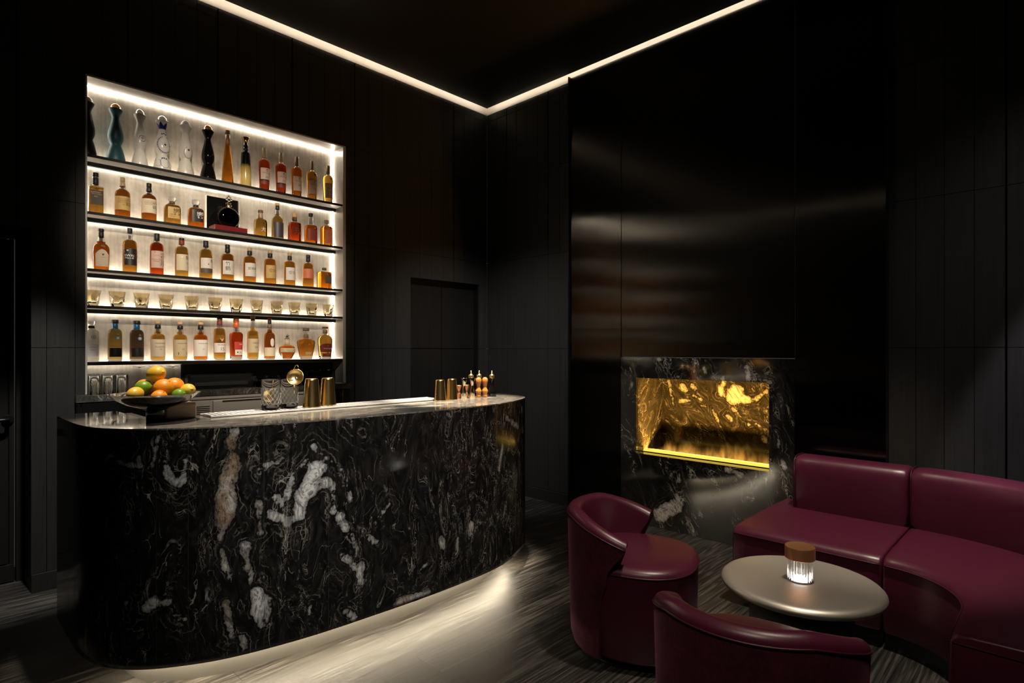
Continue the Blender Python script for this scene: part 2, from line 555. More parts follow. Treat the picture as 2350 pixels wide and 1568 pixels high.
# ---------------------------------------------------------------- geometry helpers
class MB:
    def __init__(s):
        s.v, s.f, s.mi, s.sm, s.uv, s.at = [], [], [], [], {}, {}

    def add(s, vs_, fs, m=0, smooth=False):
        o = len(s.v)
        s.v += [tuple(v) for v in vs_]
        for f in fs:
            s.f.append(tuple(i + o for i in f))
            s.mi.append(m)
            s.sm.append(smooth)
        return o

    def box(s, x0, x1, y0, y1, z0, z1, m=0):
        s.add([(x0, y0, z0), (x1, y0, z0), (x1, y1, z0), (x0, y1, z0), (x0, y0, z1), (x1, y0, z1), (x1, y1, z1), (x0, y1, z1)],
              [(0, 3, 2, 1), (4, 5, 6, 7), (0, 1, 5, 4), (1, 2, 6, 5), (2, 3, 7, 6), (3, 0, 4, 7)], m)

    def ring(s, r, z, n, ex=2.0, dep=1.0, c=(0, 0)):
        out = []
        for i in range(n):
            a = 2 * PI * i / n
            ca, sa = math.cos(a), math.sin(a)
            x = r * math.copysign(abs(ca) ** (2 / ex), ca)
            y = r * dep * math.copysign(abs(sa) ** (2 / ex), sa)
            out.append((c[0] + x, c[1] + y, z))
        return out

    def lathe(s, prof, n=28, m=0, c=(0, 0), ex=2.0, dep=1.0, cb=True, ct=True, smooth=True, flip=False):
        """prof: (z, r[, exponent[, depth]])"""
        vs_, fs = [], []
        for p in prof:
            vs_ += s.ring(max(p[1], 1e-5), p[0], n, p[2] if len(p) > 2 else ex, p[3] if len(p) > 3 else dep, c)
        for j in range(len(prof) - 1):
            for i in range(n):
                k = (i + 1) % n
                q = (j * n + i, j * n + k, (j + 1) * n + k, (j + 1) * n + i)
                fs.append(q[::-1] if flip else q)
        o = s.add(vs_, fs, m, smooth)
        if cb:
            s.add([vs_[i] for i in range(n)], [tuple(range(n))[::-1]], m, False)
        if ct:
            b = (len(prof) - 1) * n
            s.add([vs_[b + i] for i in range(n)], [tuple(range(n))], m, False)
        return o

    def tube(s, pts, r, n=8, m=0, closed=False, smooth=True):
        pts = [Vector(p) for p in pts]
        vs_, fs = [], []
        N_ = len(pts)
        up = Vector((0, 0, 1))
        for i, p in enumerate(pts):
            a = pts[(i - 1) % N_] if (closed or i > 0) else p
            b = pts[(i + 1) % N_] if (closed or i < N_ - 1) else p
            t = (b - a).normalized()
            u = t.cross(up)
            if u.length < 1e-3:
                u = t.cross(Vector((1, 0, 0)))
            u.normalize()
            w = t.cross(u)
            rr = r[i] if isinstance(r, (list, tuple)) else r
            for k in range(n):
                q = 2 * PI * k / n
                vs_.append(p + (u * math.cos(q) + w * math.sin(q)) * rr)
        for i in range(N_ if closed else N_ - 1):
            j = (i + 1) % N_
            for k in range(n):
                l = (k + 1) % n
                fs.append((i * n + k, i * n + l, j * n + l, j * n + k))
        if not closed:
            fs.append(tuple(range(n))[::-1])
            fs.append(tuple((N_ - 1) * n + k for k in range(n)))
        s.add(vs_, fs, m, smooth)

    def ball(s, c, r, m=0, seg=16, rings=10, sc_=(1, 1, 1)):
        vs_, fs = [], []
        for j in range(rings + 1):
            t = PI * j / rings
            for i in range(seg):
                a = 2 * PI * i / seg
                vs_.append((c[0] + r * sc_[0] * math.sin(t) * math.cos(a), c[1] + r * sc_[1] * math.sin(t) * math.sin(a), c[2] - r * sc_[2] * math.cos(t)))
        for j in range(rings):
            for i in range(seg):
                k = (i + 1) % seg
                fs.append((j * seg + i, j * seg + k, (j + 1) * seg + k, (j + 1) * seg + i))
        s.add(vs_, fs, m, True)

    def prism(s, outline, z0, z1, m=0, caps=True, smooth=False, close=True):
        n = len(outline)
        vs_ = [(x, y, z0) for x, y in outline] + [(x, y, z1) for x, y in outline]
        fs = [(i, (i + 1) % n, n + (i + 1) % n, n + i) for i in range(n if close else n - 1)]
        s.add(vs_, fs, m, smooth)
        if caps:
            s.add(vs_[:n], [tuple(range(n))[::-1]], m)
            s.add(vs_[n:], [tuple(range(n))], m)

    def build(s, name, mats, parent=None, loc=None, bevel=0, seg=2, sharp=None):
        me = bpy.data.meshes.new(name)
        me.from_pydata(s.v, [], s.f)
        if not isinstance(mats, (list, tuple)):
            mats = [mats]
        for m in mats:
            me.materials.append(M[m] if isinstance(m, str) else m)
        me.polygons.foreach_set('material_index', s.mi)
        me.polygons.foreach_set('use_smooth', s.sm)
        me.update()
        if sharp:
            me.polygons.foreach_set('use_smooth', [True] * len(s.f))
            me.set_sharp_from_angle(angle=rad(sharp))
        o = bpy.data.objects.new(name, me)
        col.objects.link(o)
        if parent:
            o.parent = parent
        if loc:
            o.location = loc
        if bevel:
            md = o.modifiers.new('bevel', 'BEVEL')
            md.width = bevel
            md.segments = seg
            md.limit_method = 'ANGLE'
        return o


def tag(o, label=None, cat=None, group=None, kind=None):
    for k, v in (('label', label), ('category', cat), ('group', group), ('kind', kind)):
        if v:
            o[k] = v
    return o


def thing(name, label, cat, loc=(0, 0, 0), group=None, rotz=0):
    o = bpy.data.objects.new(name, None)
    o.empty_display_size = .05
    o.location = loc
    o.rotation_euler = (0, 0, rotz)
    col.objects.link(o)
    return tag(o, label, cat, group)


def copy_thing(root, loc, label, rotz=None):
    r = root.copy()
    col.objects.link(r)
    r.location = loc
    if rotz is not None:
        r.rotation_euler = (0, 0, rotz)
    r['label'] = label
    for ch in list(root.children):
        c = ch.copy()
        col.objects.link(c)
        c.parent = r
        for g in list(ch.children):
            d = g.copy()
            col.objects.link(d)
            d.parent = c
    return r


def catmull(P, n=8):
    P = [np.array(p, float) for p in P]
    Q = [2 * P[0] - P[1]] + P + [2 * P[-1] - P[-2]]
    out = []
    for i in range(1, len(Q) - 2):
        a, b, c, d = Q[i - 1:i + 3]
        for k in range(n):
            t = k / n
            out.append(.5 * ((2 * b) + (c - a) * t + (2 * a - 5 * b + 4 * c - d) * t * t + (3 * b - a - 3 * c + d) * t ** 3))
    out.append(P[-1])
    return [tuple(float(x) for x in p) for p in out]


def patch_field(uv, feats):
    """signed distance of surface points (u, v in metres) to a set of tapered strokes, and how warm the nearest stroke is"""
    uv = np.array(uv)
    best = np.full(len(uv), 1.0)
    warm = np.zeros(len(uv))
    for x0, y0, x1, y1, r, w in feats:
        a = np.array((x0, y0))
        ba = np.array((x1, y1)) - a
        h = np.clip(((uv - a) @ ba) / max(ba @ ba, 1e-9), 0, 1)
        d = np.linalg.norm(uv - a - h[:, None] * ba, axis=1) - r
        k = d < best
        best[k] = d[k]
        warm[k] = w
    return best, warm


def stone_attrs(o, feats, uvfun):
    """UV map in metres plus the 'patch' and 'warm' attributes the stone material reads"""
    me = o.data
    co = [v.co for v in me.vertices]
    uv = [uvfun(i, c) for i, c in enumerate(co)]
    d, w = patch_field(uv, feats) if feats else (np.full(len(uv), 1.0), np.zeros(len(uv)))
    a = me.attributes.new('patch', 'FLOAT', 'POINT')
    a.data.foreach_set('value', d.astype(np.float32))
    b = me.attributes.new('warm', 'FLOAT', 'POINT')
    b.data.foreach_set('value', w.astype(np.float32))
    l = me.uv_layers.new(name='UVMap')
    idx = np.zeros(len(me.loops), dtype=np.int32)
    me.loops.foreach_get('vertex_index', idx)
    l.data.foreach_set('uv', np.array(uv, dtype=np.float32)[idx].ravel())
BARF=[(1.182,1.068,1.171,1.006,0.0196,1),(1.175,0.95,1.154,0.827,0.033,1),(1.147,0.797,1.147,0.719,0.0375,1),(1.143,0.688,1.133,0.642,0.014,0.6),(1.133,0.596,1.154,0.499,0.0086,0.7),(1.161,0.482,1.171,0.441,0.0086,0.7),(1.15,0.367,1.171,0.221,0.0125,0.7),(1.218,0.59,1.229,0.501,0.0206,0.5),(1.243,0.466,1.24,0.435,0.0088,0.4),(1.276,0.764,1.276,0.636,0.0104,0.5),(1.269,0.389,1.284,0.337,0.0336,0.0),(1.262,0.319,1.284,0.241,0.0184,0.0),(1.306,0.308,1.303,0.244,0.0145,0.0),(1.291,0.456,1.295,0.407,0.0097,0),(0.934,0.95,0.947,0.897,0.0152,0),(0.947,0.889,0.982,0.864,0.0137,0),(0.999,0.878,1.005,0.962,0.0137,0),(0.678,0.941,0.703,0.973,0.0068,0),(0.713,0.981,0.757,0.963,0.0114,0),(0.773,0.953,0.805,0.945,0.0075,0),(0.868,0.383,0.892,0.404,0.0226,0.2),(0.92,0.398,0.947,0.407,0.0076,0.2),(0.968,0.34,1.002,0.325,0.0129,0.2),(1.322,0.701,1.384,0.666,0.0202,0),(1.254,0.903,1.329,0.919,0.0072,0),(1.265,0.89,1.276,0.884,0.012,0),(1.299,0.817,1.368,0.743,0.0097,0),(1.416,0.876,1.384,0.765,0.0091,0),(0.781,0.402,0.789,0.335,0.0068,0),(1.211,0.212,1.221,0.138,0.0111,0.3),(0.85,1.073,0.835,0.945,0.0053,0),(0.885,0.937,0.906,1.057,0.006,0),(1.345,0.917,1.368,0.939,0.0065,0),(1.519,0.871,1.473,0.785,0.0424,0),(1.456,0.771,1.44,0.69,0.0317,0.1),(1.55,0.816,1.585,0.785,0.0273,0.1),(1.59,0.741,1.594,0.68,0.0173,0),(1.622,0.64,1.65,0.582,0.0244,0),(1.631,0.464,1.697,0.395,0.0174,0.2),(1.726,0.397,1.721,0.327,0.0214,0.2),(1.697,0.298,1.699,0.293,0.0106,0.3),(1.921,0.161,2.103,0.159,0.0234,0.8),(1.4,0.862,1.473,0.919,0.0082,0),(1.498,0.975,1.515,0.948,0.0101,0),(1.532,0.938,1.631,0.856,0.0085,0),(1.645,0.828,1.673,0.718,0.0088,0),(1.796,0.579,1.878,0.655,0.01,0.1),(2.19,0.428,2.196,0.357,0.014,0.4),(2.302,0.382,2.295,0.322,0.0154,0.4),(2.401,0.442,2.394,0.391,0.0136,0.4),(2.235,1.064,2.239,0.962,0.0061,0.5),(1.668,1.071,1.736,1.012,0.0062,0),(2.727,0.999,2.907,0.92,0.0182,0.5),(2.682,0.835,2.64,0.707,0.0101,0.5),(2.987,1.031,3.009,0.882,0.0134,0.9),(2.021,0.275,2.103,0.311,0.0048,0),(1.622,0.222,1.697,0.156,0.0104,0.3),(1.481,0.271,1.485,0.245,0.0076,0.3),(1.736,0.547,1.816,0.466,0.0081,0.2),(1.678,0.559,1.707,0.446,0.0088,0.2)]
FPF=[(1.648,1.277,1.635,1.196,0.0198,0.4),(2.115,1.228,2.179,1.197,0.0156,0.4),(2.042,1.23,2.027,1.308,0.0106,0.4),(1.961,1.27,1.956,1.242,0.0133,0.4),(2.613,1.047,2.577,1.143,0.0105,0.4),(2.332,0.105,2.2,0.19,0.0604,0.4),(2.179,0.283,2.147,0.22,0.0216,0.4),(1.787,0.545,1.684,0.514,0.0222,0.4),(1.406,0.651,1.39,0.61,0.0138,0.4),(2.157,0.453,2.179,0.352,0.0098,0.4),(2.321,1.263,2.299,1.213,0.009,0.4),(1.829,1.199,1.815,1.181,0.013,0.4),(1.525,1.191,1.482,1.184,0.0141,0.4),(2.343,1.328,2.315,1.323,0.0141,0.4),(1.423,1.065,1.402,0.963,0.0061,0.4),(2.002,0.199,1.992,0.172,0.0134,0.4),(1.951,0.503,1.892,0.455,0.0114,0.4),(1.448,0.846,1.423,0.735,0.0078,0.4)]
FBF=[(1.894,1.082,1.914,1.031,0.0603,0.2),(1.843,1.015,1.804,1.017,0.0349,0.2),(1.668,1.083,1.745,1.021,0.0242,0.2),(2.029,1.106,2.018,1.056,0.0308,0.2),(2.35,1.082,2.339,1.071,0.0322,0.2),(2.481,1.13,2.456,1.022,0.0197,0.2),(2.445,1.012,2.433,0.915,0.0109,0.2),(2.247,1.023,2.18,0.995,0.0116,0.2),(2.374,0.973,2.293,0.978,0.014,0.2),(1.966,0.886,1.935,0.848,0.0183,0.2),(1.687,0.732,1.678,0.714,0.0195,0.2),(1.745,0.834,1.668,0.793,0.0098,0.2),(2.093,0.928,2.018,0.779,0.0072,0.2),(1.924,0.939,1.794,0.82,0.0081,0.2),(2.505,0.8,2.409,0.721,0.0066,0.2),(2.007,1.118,1.997,1.149,0.0225,0.2),(2.27,1.106,2.247,1.097,0.0191,0.2),(1.668,0.938,1.663,0.871,0.0116,0.2)]
# ================================================================ the room
YA, XB = 4.314, 4.10
X_W, Y_S = -2.6, -2.3
ZTOP, ZCEIL = 3.805, 3.845


def S(name, mb, mats, **kw):
    return tag(mb.build(name, mats, **kw), kind='structure')


b = MB()
b.box(X_W, XB + .6, Y_S, YA + .6, -.05, 0)
S('floor', b, 'floor')
b = MB()
b.box(X_W + .06, XB - .06, Y_S + .06, YA - .06, ZCEIL, ZCEIL + .015)
S('ceiling', b, 'ceil')
b = MB()
b.box(X_W - .3, XB + .6, Y_S - .3, YA + .6, 4.0, 4.05)
S('ceiling_cove', b, 'plaster')


def boards(name, u0, u1, place, openings, majors, zrows=(.105, 1.415, 2.29, 3.09, 3.735, ZTOP)):
    """wall of vertical boards in framed panels; place(u0,u1,d0,d1,z0,z1) -> box on that wall, d measured into the wall"""
    us = set()
    m = majors
    k = math.floor((u0 - m) / .135) - 1
    while m + k * .135 < u1:
        u = m + k * .135
        if u > u0:
            us.add((round(u, 4), 2 if k % 4 == 0 else 0))
        k += 1
    edges = {round(u0, 4): 1, round(u1, 4): 1}
    for a, c, z0, z1 in openings:
        edges[round(a, 4)] = 1
        edges[round(c, 4)] = 1
    lst = dict(edges)
    for u, w in us:
        if all(abs(u - e) > .035 for e in edges):
            lst[u] = w
    ul = sorted(lst)
    b = MB()
    for i in range(len(ul) - 1):
        a, c = ul[i], ul[i + 1]
        mid = (a + c) / 2
        zs = [0] + list(zrows)
        for (oa, oc, z0, z1) in openings:
            if oa < mid < oc:
                zs = sorted(set([z for z in zs if not (z0 - .02 < z < z1 + .02)] + [z0, z1]))
        ga = {0: .0014, 1: .0005, 2: .005}[lst[a]]
        gc = {0: .0014, 1: .0005, 2: .005}[lst[c]]
        for z0, z1 in zip(zs[:-1], zs[1:]):
            zm = (z0 + z1) / 2
            if any(oa < mid < oc and oz0 <= zm <= oz1 for oa, oc, oz0, oz1 in openings):
                continue
            b.box(*place(a + ga, c - gc, 0, .022, z0 + .0015, z1 - .0015))
            b.box(*place(a, c, .022, .05, z0, z1), 1)
    # plaster above the boards, washed by the cove light
    b.box(*place(u0, u1, .0, .05, ZTOP, 4.0), 2)
    return S(name, b, ['wall', 'black', 'plaster'])


boards('wall_left', X_W, XB, lambda a, c, d0, d1, z0, z1: (a, c, YA + d0, YA + d1, z0, z1),
       [(-.55, .477, 0, 2.112), (.732, 2.489, 0, 3.083), (3.142, 3.99, 0, 2.062)], 1.493)
boards('wall_back', Y_S, YA, lambda a, c, d0, d1, z0, z1: (XB + d0, XB + d1, a, c, z0, z1),
       [(.795, 3.236, 0, 3.81)], .794)
boards('wall_front', Y_S, YA, lambda a, c, d0, d1, z0, z1: (X_W - d1, X_W - d0, a, c, z0, z1), [], .5)
boards('wall_right', X_W, XB, lambda a, c, d0, d1, z0, z1: (a, c, Y_S - d1, Y_S - d0, z0, z1), [], .5)

# cove lights lie on the ceiling panel and face the walls
b = MB()
zc0, zc1 = ZCEIL + .031, ZCEIL + .045
for off, h0, h1, mi in ((.088, zc0, zc1, 0), (.098, ZCEIL + .015, zc1, 1)):
    b.box(X_W + off, XB - off, YA - off, YA - off + .006, h0, h1, mi)
    b.box(XB - off, XB - off + .006, Y_S + off, YA - off, h0, h1, mi)
    b.box(X_W + off - .006, X_W + off, Y_S + off, YA - off, h0, h1, mi)
    b.box(X_W + off, XB - off, Y_S + off - .006, Y_S + off, h0, h1, mi)
tag(b.build('cove_light_strip', ['cove', 'satin']), 'thin warm light strip hidden in the ceiling cove all round the room', 'light strip')

# skirting
b = MB()
for a, c in ((.477, .676), (2.51, 3.142)):
    b.box(a, c, YA - .014, YA, 0, .105)
S('baseboard_left', b, 'base', bevel=.002)
b = MB()
b.box(XB - .014, XB, 3.236, YA - .014, 0, .1)
b.box(XB - .014, XB, Y_S, .795, 0, .1)
S('baseboard_back', b, 'base', bevel=.002)

# door in the deep recess at the far left
d1 = MB()
d1.box(.477, .60, YA + .05, 4.70, 0, 2.25)
d1.box(-.67, -.55, YA + .05, 4.70, 0, 2.25)
d1.box(-.55, .477, YA + .05, 4.70, 2.112, 2.25)
D1 = S('door_1', d1, 'black')
b = MB()
yd = 4.60
b.box(.437, .477, yd - .012, yd + .05, 0, 2.112)
b.box(-.55, -.50, yd - .012, yd + .05, 0, 2.112)
b.box(-.50, .437, yd - .012, yd + .05, 2.075, 2.112)
b.build('door_frame', 'door', D1, bevel=.002)
b = MB()
b.box(.407, .430, yd, yd + .045, .012, 2.07)
b.box(.14, .398, yd + .003, yd + .045, .115, 2.07)
b.box(-.49, .131, yd + .003, yd + .045, .115, 2.07)
b.box(-.495, .431, yd + .02, yd + .05, .0, 2.07)
b.box(-.49, .430, yd - .003, yd + .045, .006, .108)
b.build('door_leaf', 'door', D1, bevel=.002)
hx, hz = .400, .985
HD = thing('door_handle', None, None, (0, 0, 0))
HD.parent = D1
b = MB()
vs_, fs = [], []
b.lathe([(0, .027), (.008, .027), (.011, .024)], 28)
rose = b.build('handle_rose', 'satin', HD, (hx, yd - .003, hz))
rose.rotation_euler = (rad(90), 0, 0)
b = MB()
b.tube([(hx, yd - .005, hz), (hx, yd - .042, hz), (hx - .006, yd - .052, hz), (hx - .02, yd - .056, hz), (hx - .13, yd - .056, hz - .003)], .0105, 12)
b.build('handle_lever', 'satin', HD)

# double door in the shallow recess near the corner
d2 = MB()
d2.box(3.99, 4.10, YA + .05, 4.50, 0, 2.2)
d2.box(3.03, 3.142, YA + .05, 4.50, 0, 2.2)
d2.box(3.142, 3.99, YA + .05, 4.50, 2.062, 2.2)
D2 = S('door_2', d2, 'black')
for a, c in ((3.146, 3.562), (3.570, 3.986)):
    b = MB()
    n = 3
    for k in range(n):
        x0, x1 = a + (c - a) * k / n, a + (c - a) * (k + 1) / n
        b.box(x0 + .0012, x1 - .0012, 4.392, 4.43, 1.418, 2.058)
        b.box(x0 + .0012, x1 - .0012, 4.392, 4.43, .006, 1.412)
    b.box(a, c, 4.41, 4.435, .006, 2.058)
    b.build('door_leaf', 'door', D2, bevel=.0015)

# ---------------------------------------------------------------- lit display niche
NX0, NX1, NYB, NZ0, NZ1 = .742, 2.464, 4.48, 1.10, 3.071
b = MB()
b.box(NX0, NX1, NYB, NYB + .03, 1.30, NZ1)
S('wall_niche', b, 'back')
b = MB()
b.box(NX0, 1.306, NYB, NYB + .03, NZ0 + .028, 1.30)
S('wall_niche_splashback', b, 'back')
b = MB()
b.box(1.306, NX1, NYB, NYB + .03, NZ0 + .028, 1.30)
S('wall_niche_dark_panel', b, 'black')
b = MB()
b.box(NX1, 2.489, YA - .003, NYB + .03, 1.13, 3.083)
b.box(.732, NX0, YA - .003, NYB + .03, 1.13, 3.083)
b.box(NX0, NX1, YA - .003, NYB + .03, NZ1, 3.083)
S('trim_1', b, 'lightsteel', bevel=.0015)
b = MB()
b.box(NX0, NX1, NYB - .012, NYB - .008, NZ1 - .003, NZ1 - .0005)
tag(b.build('niche_light_strip', 'ledtop'), 'glowing strip along the top back edge of the bottle niche', 'light strip')
b = MB()
b.box(NX1 - .003, NX1 - .0005, NYB - .010, NYB - .006, 1.335, NZ1 - .008)
tag(b.build('niche_light_strip', 'ledside'), 'upright glowing strip in the right back corner of the bottle niche', 'light strip')
b = MB()
b.box(NX0 + .0005, NX0 + .003, NYB - .010, NYB - .006, 1.335, NZ1 - .008)
tag(b.build('niche_light_strip', 'ledside'), 'upright glowing strip in the left back corner of the bottle niche', 'light strip')

SHELF = [2.60, 2.25, 1.901, 1.675, 1.331]
SNAME = ['highest shelf of the lit niche, holding the tall tequila bottles', 'second one down, holding the round decanter on a red stand',
         'third shelf down in the niche, holding eleven whisky bottles', 'fourth one down, holding the row of amber tumblers',
         'lowest shelf of the niche, its pale top brightly lit']
for i, z in enumerate(SHELF):
    t = thing('shelf', 'dark metal shelf, the ' + SNAME[i], 'shelf', (0, 0, z), 'shelves of the lit bottle niche')
    b = MB()
    if i < 4:
        b.box(NX0 + .001, NX1 - .001, YA + .004, NYB - .022, -.017, 0)
        b.add([(NX0 + .002, YA + .0055, -.0172), (NX1 - .002, YA + .0055, -.0172), (NX1 - .002, NYB - .053, -.0172), (NX0 + .002, NYB - .053, -.0172)], [(3, 2, 1, 0)], 1)
        b.build('shelf_board', ['shelfblack', 'under'], t)
        b = MB()
        b.box(NX0 + .001, NX1 - .001, NYB - .052, NYB - .026, -.042, -.0175)
        b.build('light_channel', 'black', t)
        b = MB()
        b.box(NX0 + .002, NX1 - .002, NYB - .0255, NYB - .0225, -.030, -.006)
        b.build('light_strip', 'led', t)
        b = MB()
        b.box(NX0 + .002, NX1 - .002, NYB - .0335, NYB - .0275, .0002, .0012)
        b.build('up_light', 'uplight', t)
    else:
        b.box(NX0 + .001, NX1 - .001, YA + .002, NYB - .0005, -.024, -.003)
        b.build('shelf_board', 'satin', t, bevel=.001)
        b = MB()
        b.box(NX0 + .001, NX1 - .001, YA + .006, NYB - .001, -.003, 0)
        b.build('shelf_top', 'frosted', t)
        b = MB()
        b.box(NX0 + .002, NX1 - .002, NYB - .0335, NYB - .0275, .0002, .0012)
        b.build('up_light', 'uplight', t)
        b = MB()
        b.box(NX0 + .002, 1.302, NYB - .030, NYB - .024, -.0255, -.0242)
        b.build('light_strip', 'led', t)

# ---------------------------------------------------------------- back counter below the niche
CY = 4.25
b = MB()
n = 60
vs_, fs = [], []
for j, z in enumerate((1.087, 1.127)):
    for i in range(n + 1):
        vs_.append((.678 + (2.507 - .678) * i / n, CY, z))
fs = [(i, i + 1, n + 2 + i, n + 1 + i) for i in range(n)]
b.add(vs_, fs)
for i in range(n + 1):
    pass
b.add([(.678, CY, 1.127), (2.507, CY, 1.127), (2.507, YA - .001, 1.127), (.678, YA - .001, 1.127)], [(0, 1, 2, 3)])
b.add([(.745, YA - .001, 1.127), (2.46, YA - .001, 1.127), (2.46, NYB - .001, 1.127), (.745, NYB - .001, 1.127)], [(0, 1, 2, 3)])
b.add([(.678, CY, 1.087), (2.507, CY, 1.087), (2.507, YA - .001, 1.087), (.678, YA - .001, 1.087)], [(3, 2, 1, 0)])
b.add([(.678, CY, 1.087), (.678, CY, 1.127), (.678, YA - .001, 1.127), (.678, YA - .001, 1.087)], [(0, 1, 2, 3)])
b.add([(2.507, CY, 1.087), (2.507, CY, 1.127), (2.507, YA - .001, 1.127), (2.507, YA - .001, 1.087)], [(3, 2, 1, 0)])
M['marbletop'] = marble('veined stone worktop', .12, (2.5, 1.2, 1), 1.2, base=(.03, .028, .024))
ct = tag(b.build('back_worktop', 'marbletop'), 'dark veined stone worktop under the lit bottle niche, behind the bar', 'worktop')
stone_attrs(ct, [(.74, 1.105, .80, 1.110, .012, .2), (1.15, 1.11, 1.22, 1.10, .010, .2), (1.75, 1.11, 1.80, 1.105, .010, 0), (2.33, 1.10, 2.37, 1.11, .014, .2)],
            lambda i, c: (c.x + (c.y - CY), c.z + (c.y - CY) * .6))

cab = thing('counter_cabinet', 'plain black cabinet at the left end of the back counter, behind the fruit bowl', 'cabinet', (0, 0, 0), 'cabinets under the back counter')
b = MB()
b.box(.684, 1.285, CY + .012, YA - .002, .09, 1.086)
b.build('cabinet_body', 'black', cab)
b = MB()
b.box(.704, 1.283, CY + .004, CY + .012, .10, 1.080)
b.build('cabinet_front', 'satin', cab, bevel=.002)
b = MB()
b.box(.684, .700, CY + .004, CY + .012, .10, 1.080)
b.build('end_panel', 'satin', cab, bevel=.002)

fr = thing('undercounter_fridge', 'stainless steel fridge built under the back counter behind the mixing glasses', 'fridge', (0, 0, 0))
b = MB()
b.box(1.287, 2.10, CY + .014, YA - .002, .06, 1.086)
b.build('fridge_body', 'fridge', fr)
b = MB()
b.box(1.290, 2.097, CY + .005, CY + .014, 1.064, 1.083)
b.build('control_strip', 'fridge', fr, bevel=.002)
b = MB()
b.box(1.290, 1.433, CY + .004, CY + .014, .10, 1.052)
for k in range(5):
    z = 1.015 - k * .0125
    b.box(1.305, 1.420, CY + .0032, CY + .005, z - .0028, z + .0028, 1)
b.build('vent_panel', ['fridge', 'black'], fr)
b = MB()
b.box(1.441, 2.097, CY, CY + .014, .10, 1.052)
dr = b.build('fridge_door', 'fridge', fr, bevel=.003)
b = MB()
b.box(1.50, 2.04, CY - .006, CY + .002, 1.043, 1.050)
b.build('door_handle', 'chrome', dr, bevel=.001)

cb2 = thing('counter_cabinet', 'dark grey cabinet at the right end of the back counter, beyond the shaker tins', 'cabinet', (0, 0, 0), 'cabinets under the back counter')
b = MB()
b.box(2.103, 2.50, CY + .014, YA - .002, .09, 1.086)
b.build('cabinet_body', 'black', cb2)
for a, c in ((2.107, 2.425), (2.432, 2.495)):
    b = MB()
    b.box(a, c, CY + .004, CY + .014, .10, 1.078)
    b.build('cabinet_door', 'satin', cb2, bevel=.002)
b = MB()
b.box(2.4265, 2.4305, CY + .002, CY + .012, .93, 1.076)
b.build('edge_trim', 'silver', cb2)

# dark built-in appliance below the lowest shelf
ap = thing('counter_appliance', 'low black appliance on the back counter under the lowest bottle shelf', 'appliance', (0, 0, 1.1275))
b = MB()
b.box(1.320, 1.76, 4.37, NYB - .002, .0, .105)
b.build('housing', 'blackgloss', ap, bevel=.004)
b = MB()
b.box(1.335, 1.745, 4.3665, 4.3695, .058, .094)
b.build('front_panel', 'satin', ap, bevel=.001)
b = MB()
b.box(1.36, 1.72, 4.364, 4.3695, .022, .044)
b.build('drip_slot', 'black', ap, bevel=.001)

# ================================================================ brushed steel wall and fireplace
def steel_panel(n, y0, y1, z0, z1):
    b = MB()
    b.box(4.092, 4.12, y0, y1, z0, z1)
    o = S(n, b, 'steel', bevel=.0015)
    return o


steel_panel('wall_back_steel_panel_1', 2.692, 3.224, .0, 3.832)
steel_panel('wall_back_steel_panel_2', 1.331, 2.688, 1.346, 3.832)
steel_panel('wall_back_steel_panel_3', .806, 1.327, .0, 3.832)
b = MB()
b.box(4.07, 4.12, 3.226, 3.236, 0, 3.84)
b.box(4.07, 4.12, .795, .804, 0, 3.84)
S('trim_2', b, 'satin')
M['marblefire'] = marble('black veined stone of the fireplace', .07, (2.0, .8, 1), 1.7, rot=24, ior=2.2)
M['marblebox'] = marble('black veined stone of the firebox', .16, (2.3, .9, 1), 1.4, None, 38, base=(.017, .015, .012), white=(.95, .90, .80))
fp = thing('fireplace', 'black and white veined stone fireplace with a glowing amber firebox', 'fireplace', (0, 0, 0))


def slab(name, axis, fixed, u0, u1, v0, v1, th, m, feats=None, parent=fp, step=.02, off=(0, 0)):
    """stone slab: a gridded face at fixed, and plain edges th deep; axis X: u = y, v = z; axis Y: u = x, v = z; axis Z: u = x, v = y"""
    def P(u, v, d):
        return {'X': (fixed + d, u, v), 'Y': (u, fixed + d, v), 'Z': (u, v, fixed + d)}[axis]
    nu, nv = max(1, int((u1 - u0) / step)), max(1, int((v1 - v0) / step))
    b = MB()
    uvs = []
    for j in range(nv + 1):
        for i in range(nu + 1):
            u, v = u0 + (u1 - u0) * i / nu, v0 + (v1 - v0) * j / nv
            b.v.append(P(u, v, 0))
            uvs.append((u + off[0], v + off[1]))
    for j in range(nv):
        for i in range(nu):
            a = j * (nu + 1) + i
            b.f.append((a, a + 1, a + nu + 2, a + nu + 1))
            b.mi.append(0)
            b.sm.append(False)
    c = [(u0, v0), (u1, v0), (u1, v1), (u0, v1)]
    for k in range(4):
        (a0, a1), (b0, b1) = c[k], c[(k + 1) % 4]
        b.add([P(a0, a1, 0), P(b0, b1, 0), P(b0, b1, th), P(a0, a1, th)], [(0, 1, 2, 3)])
        uvs += [(a0 + off[0], a1 + off[1]), (b0 + off[0], b1 + off[1]), (b0 + off[0] + abs(th), b1 + off[1] + abs(th)), (a0 + off[0] + abs(th), a1 + off[1] + abs(th))]
    b.add([P(*q, th) for q in c], [(0, 1, 2, 3)])
    uvs += [(q[0] + off[0], q[1] + off[1]) for q in c]
    o = b.build(name, m, parent)
    stone_attrs(o, feats, lambda i, _c: uvs[i])
    return o


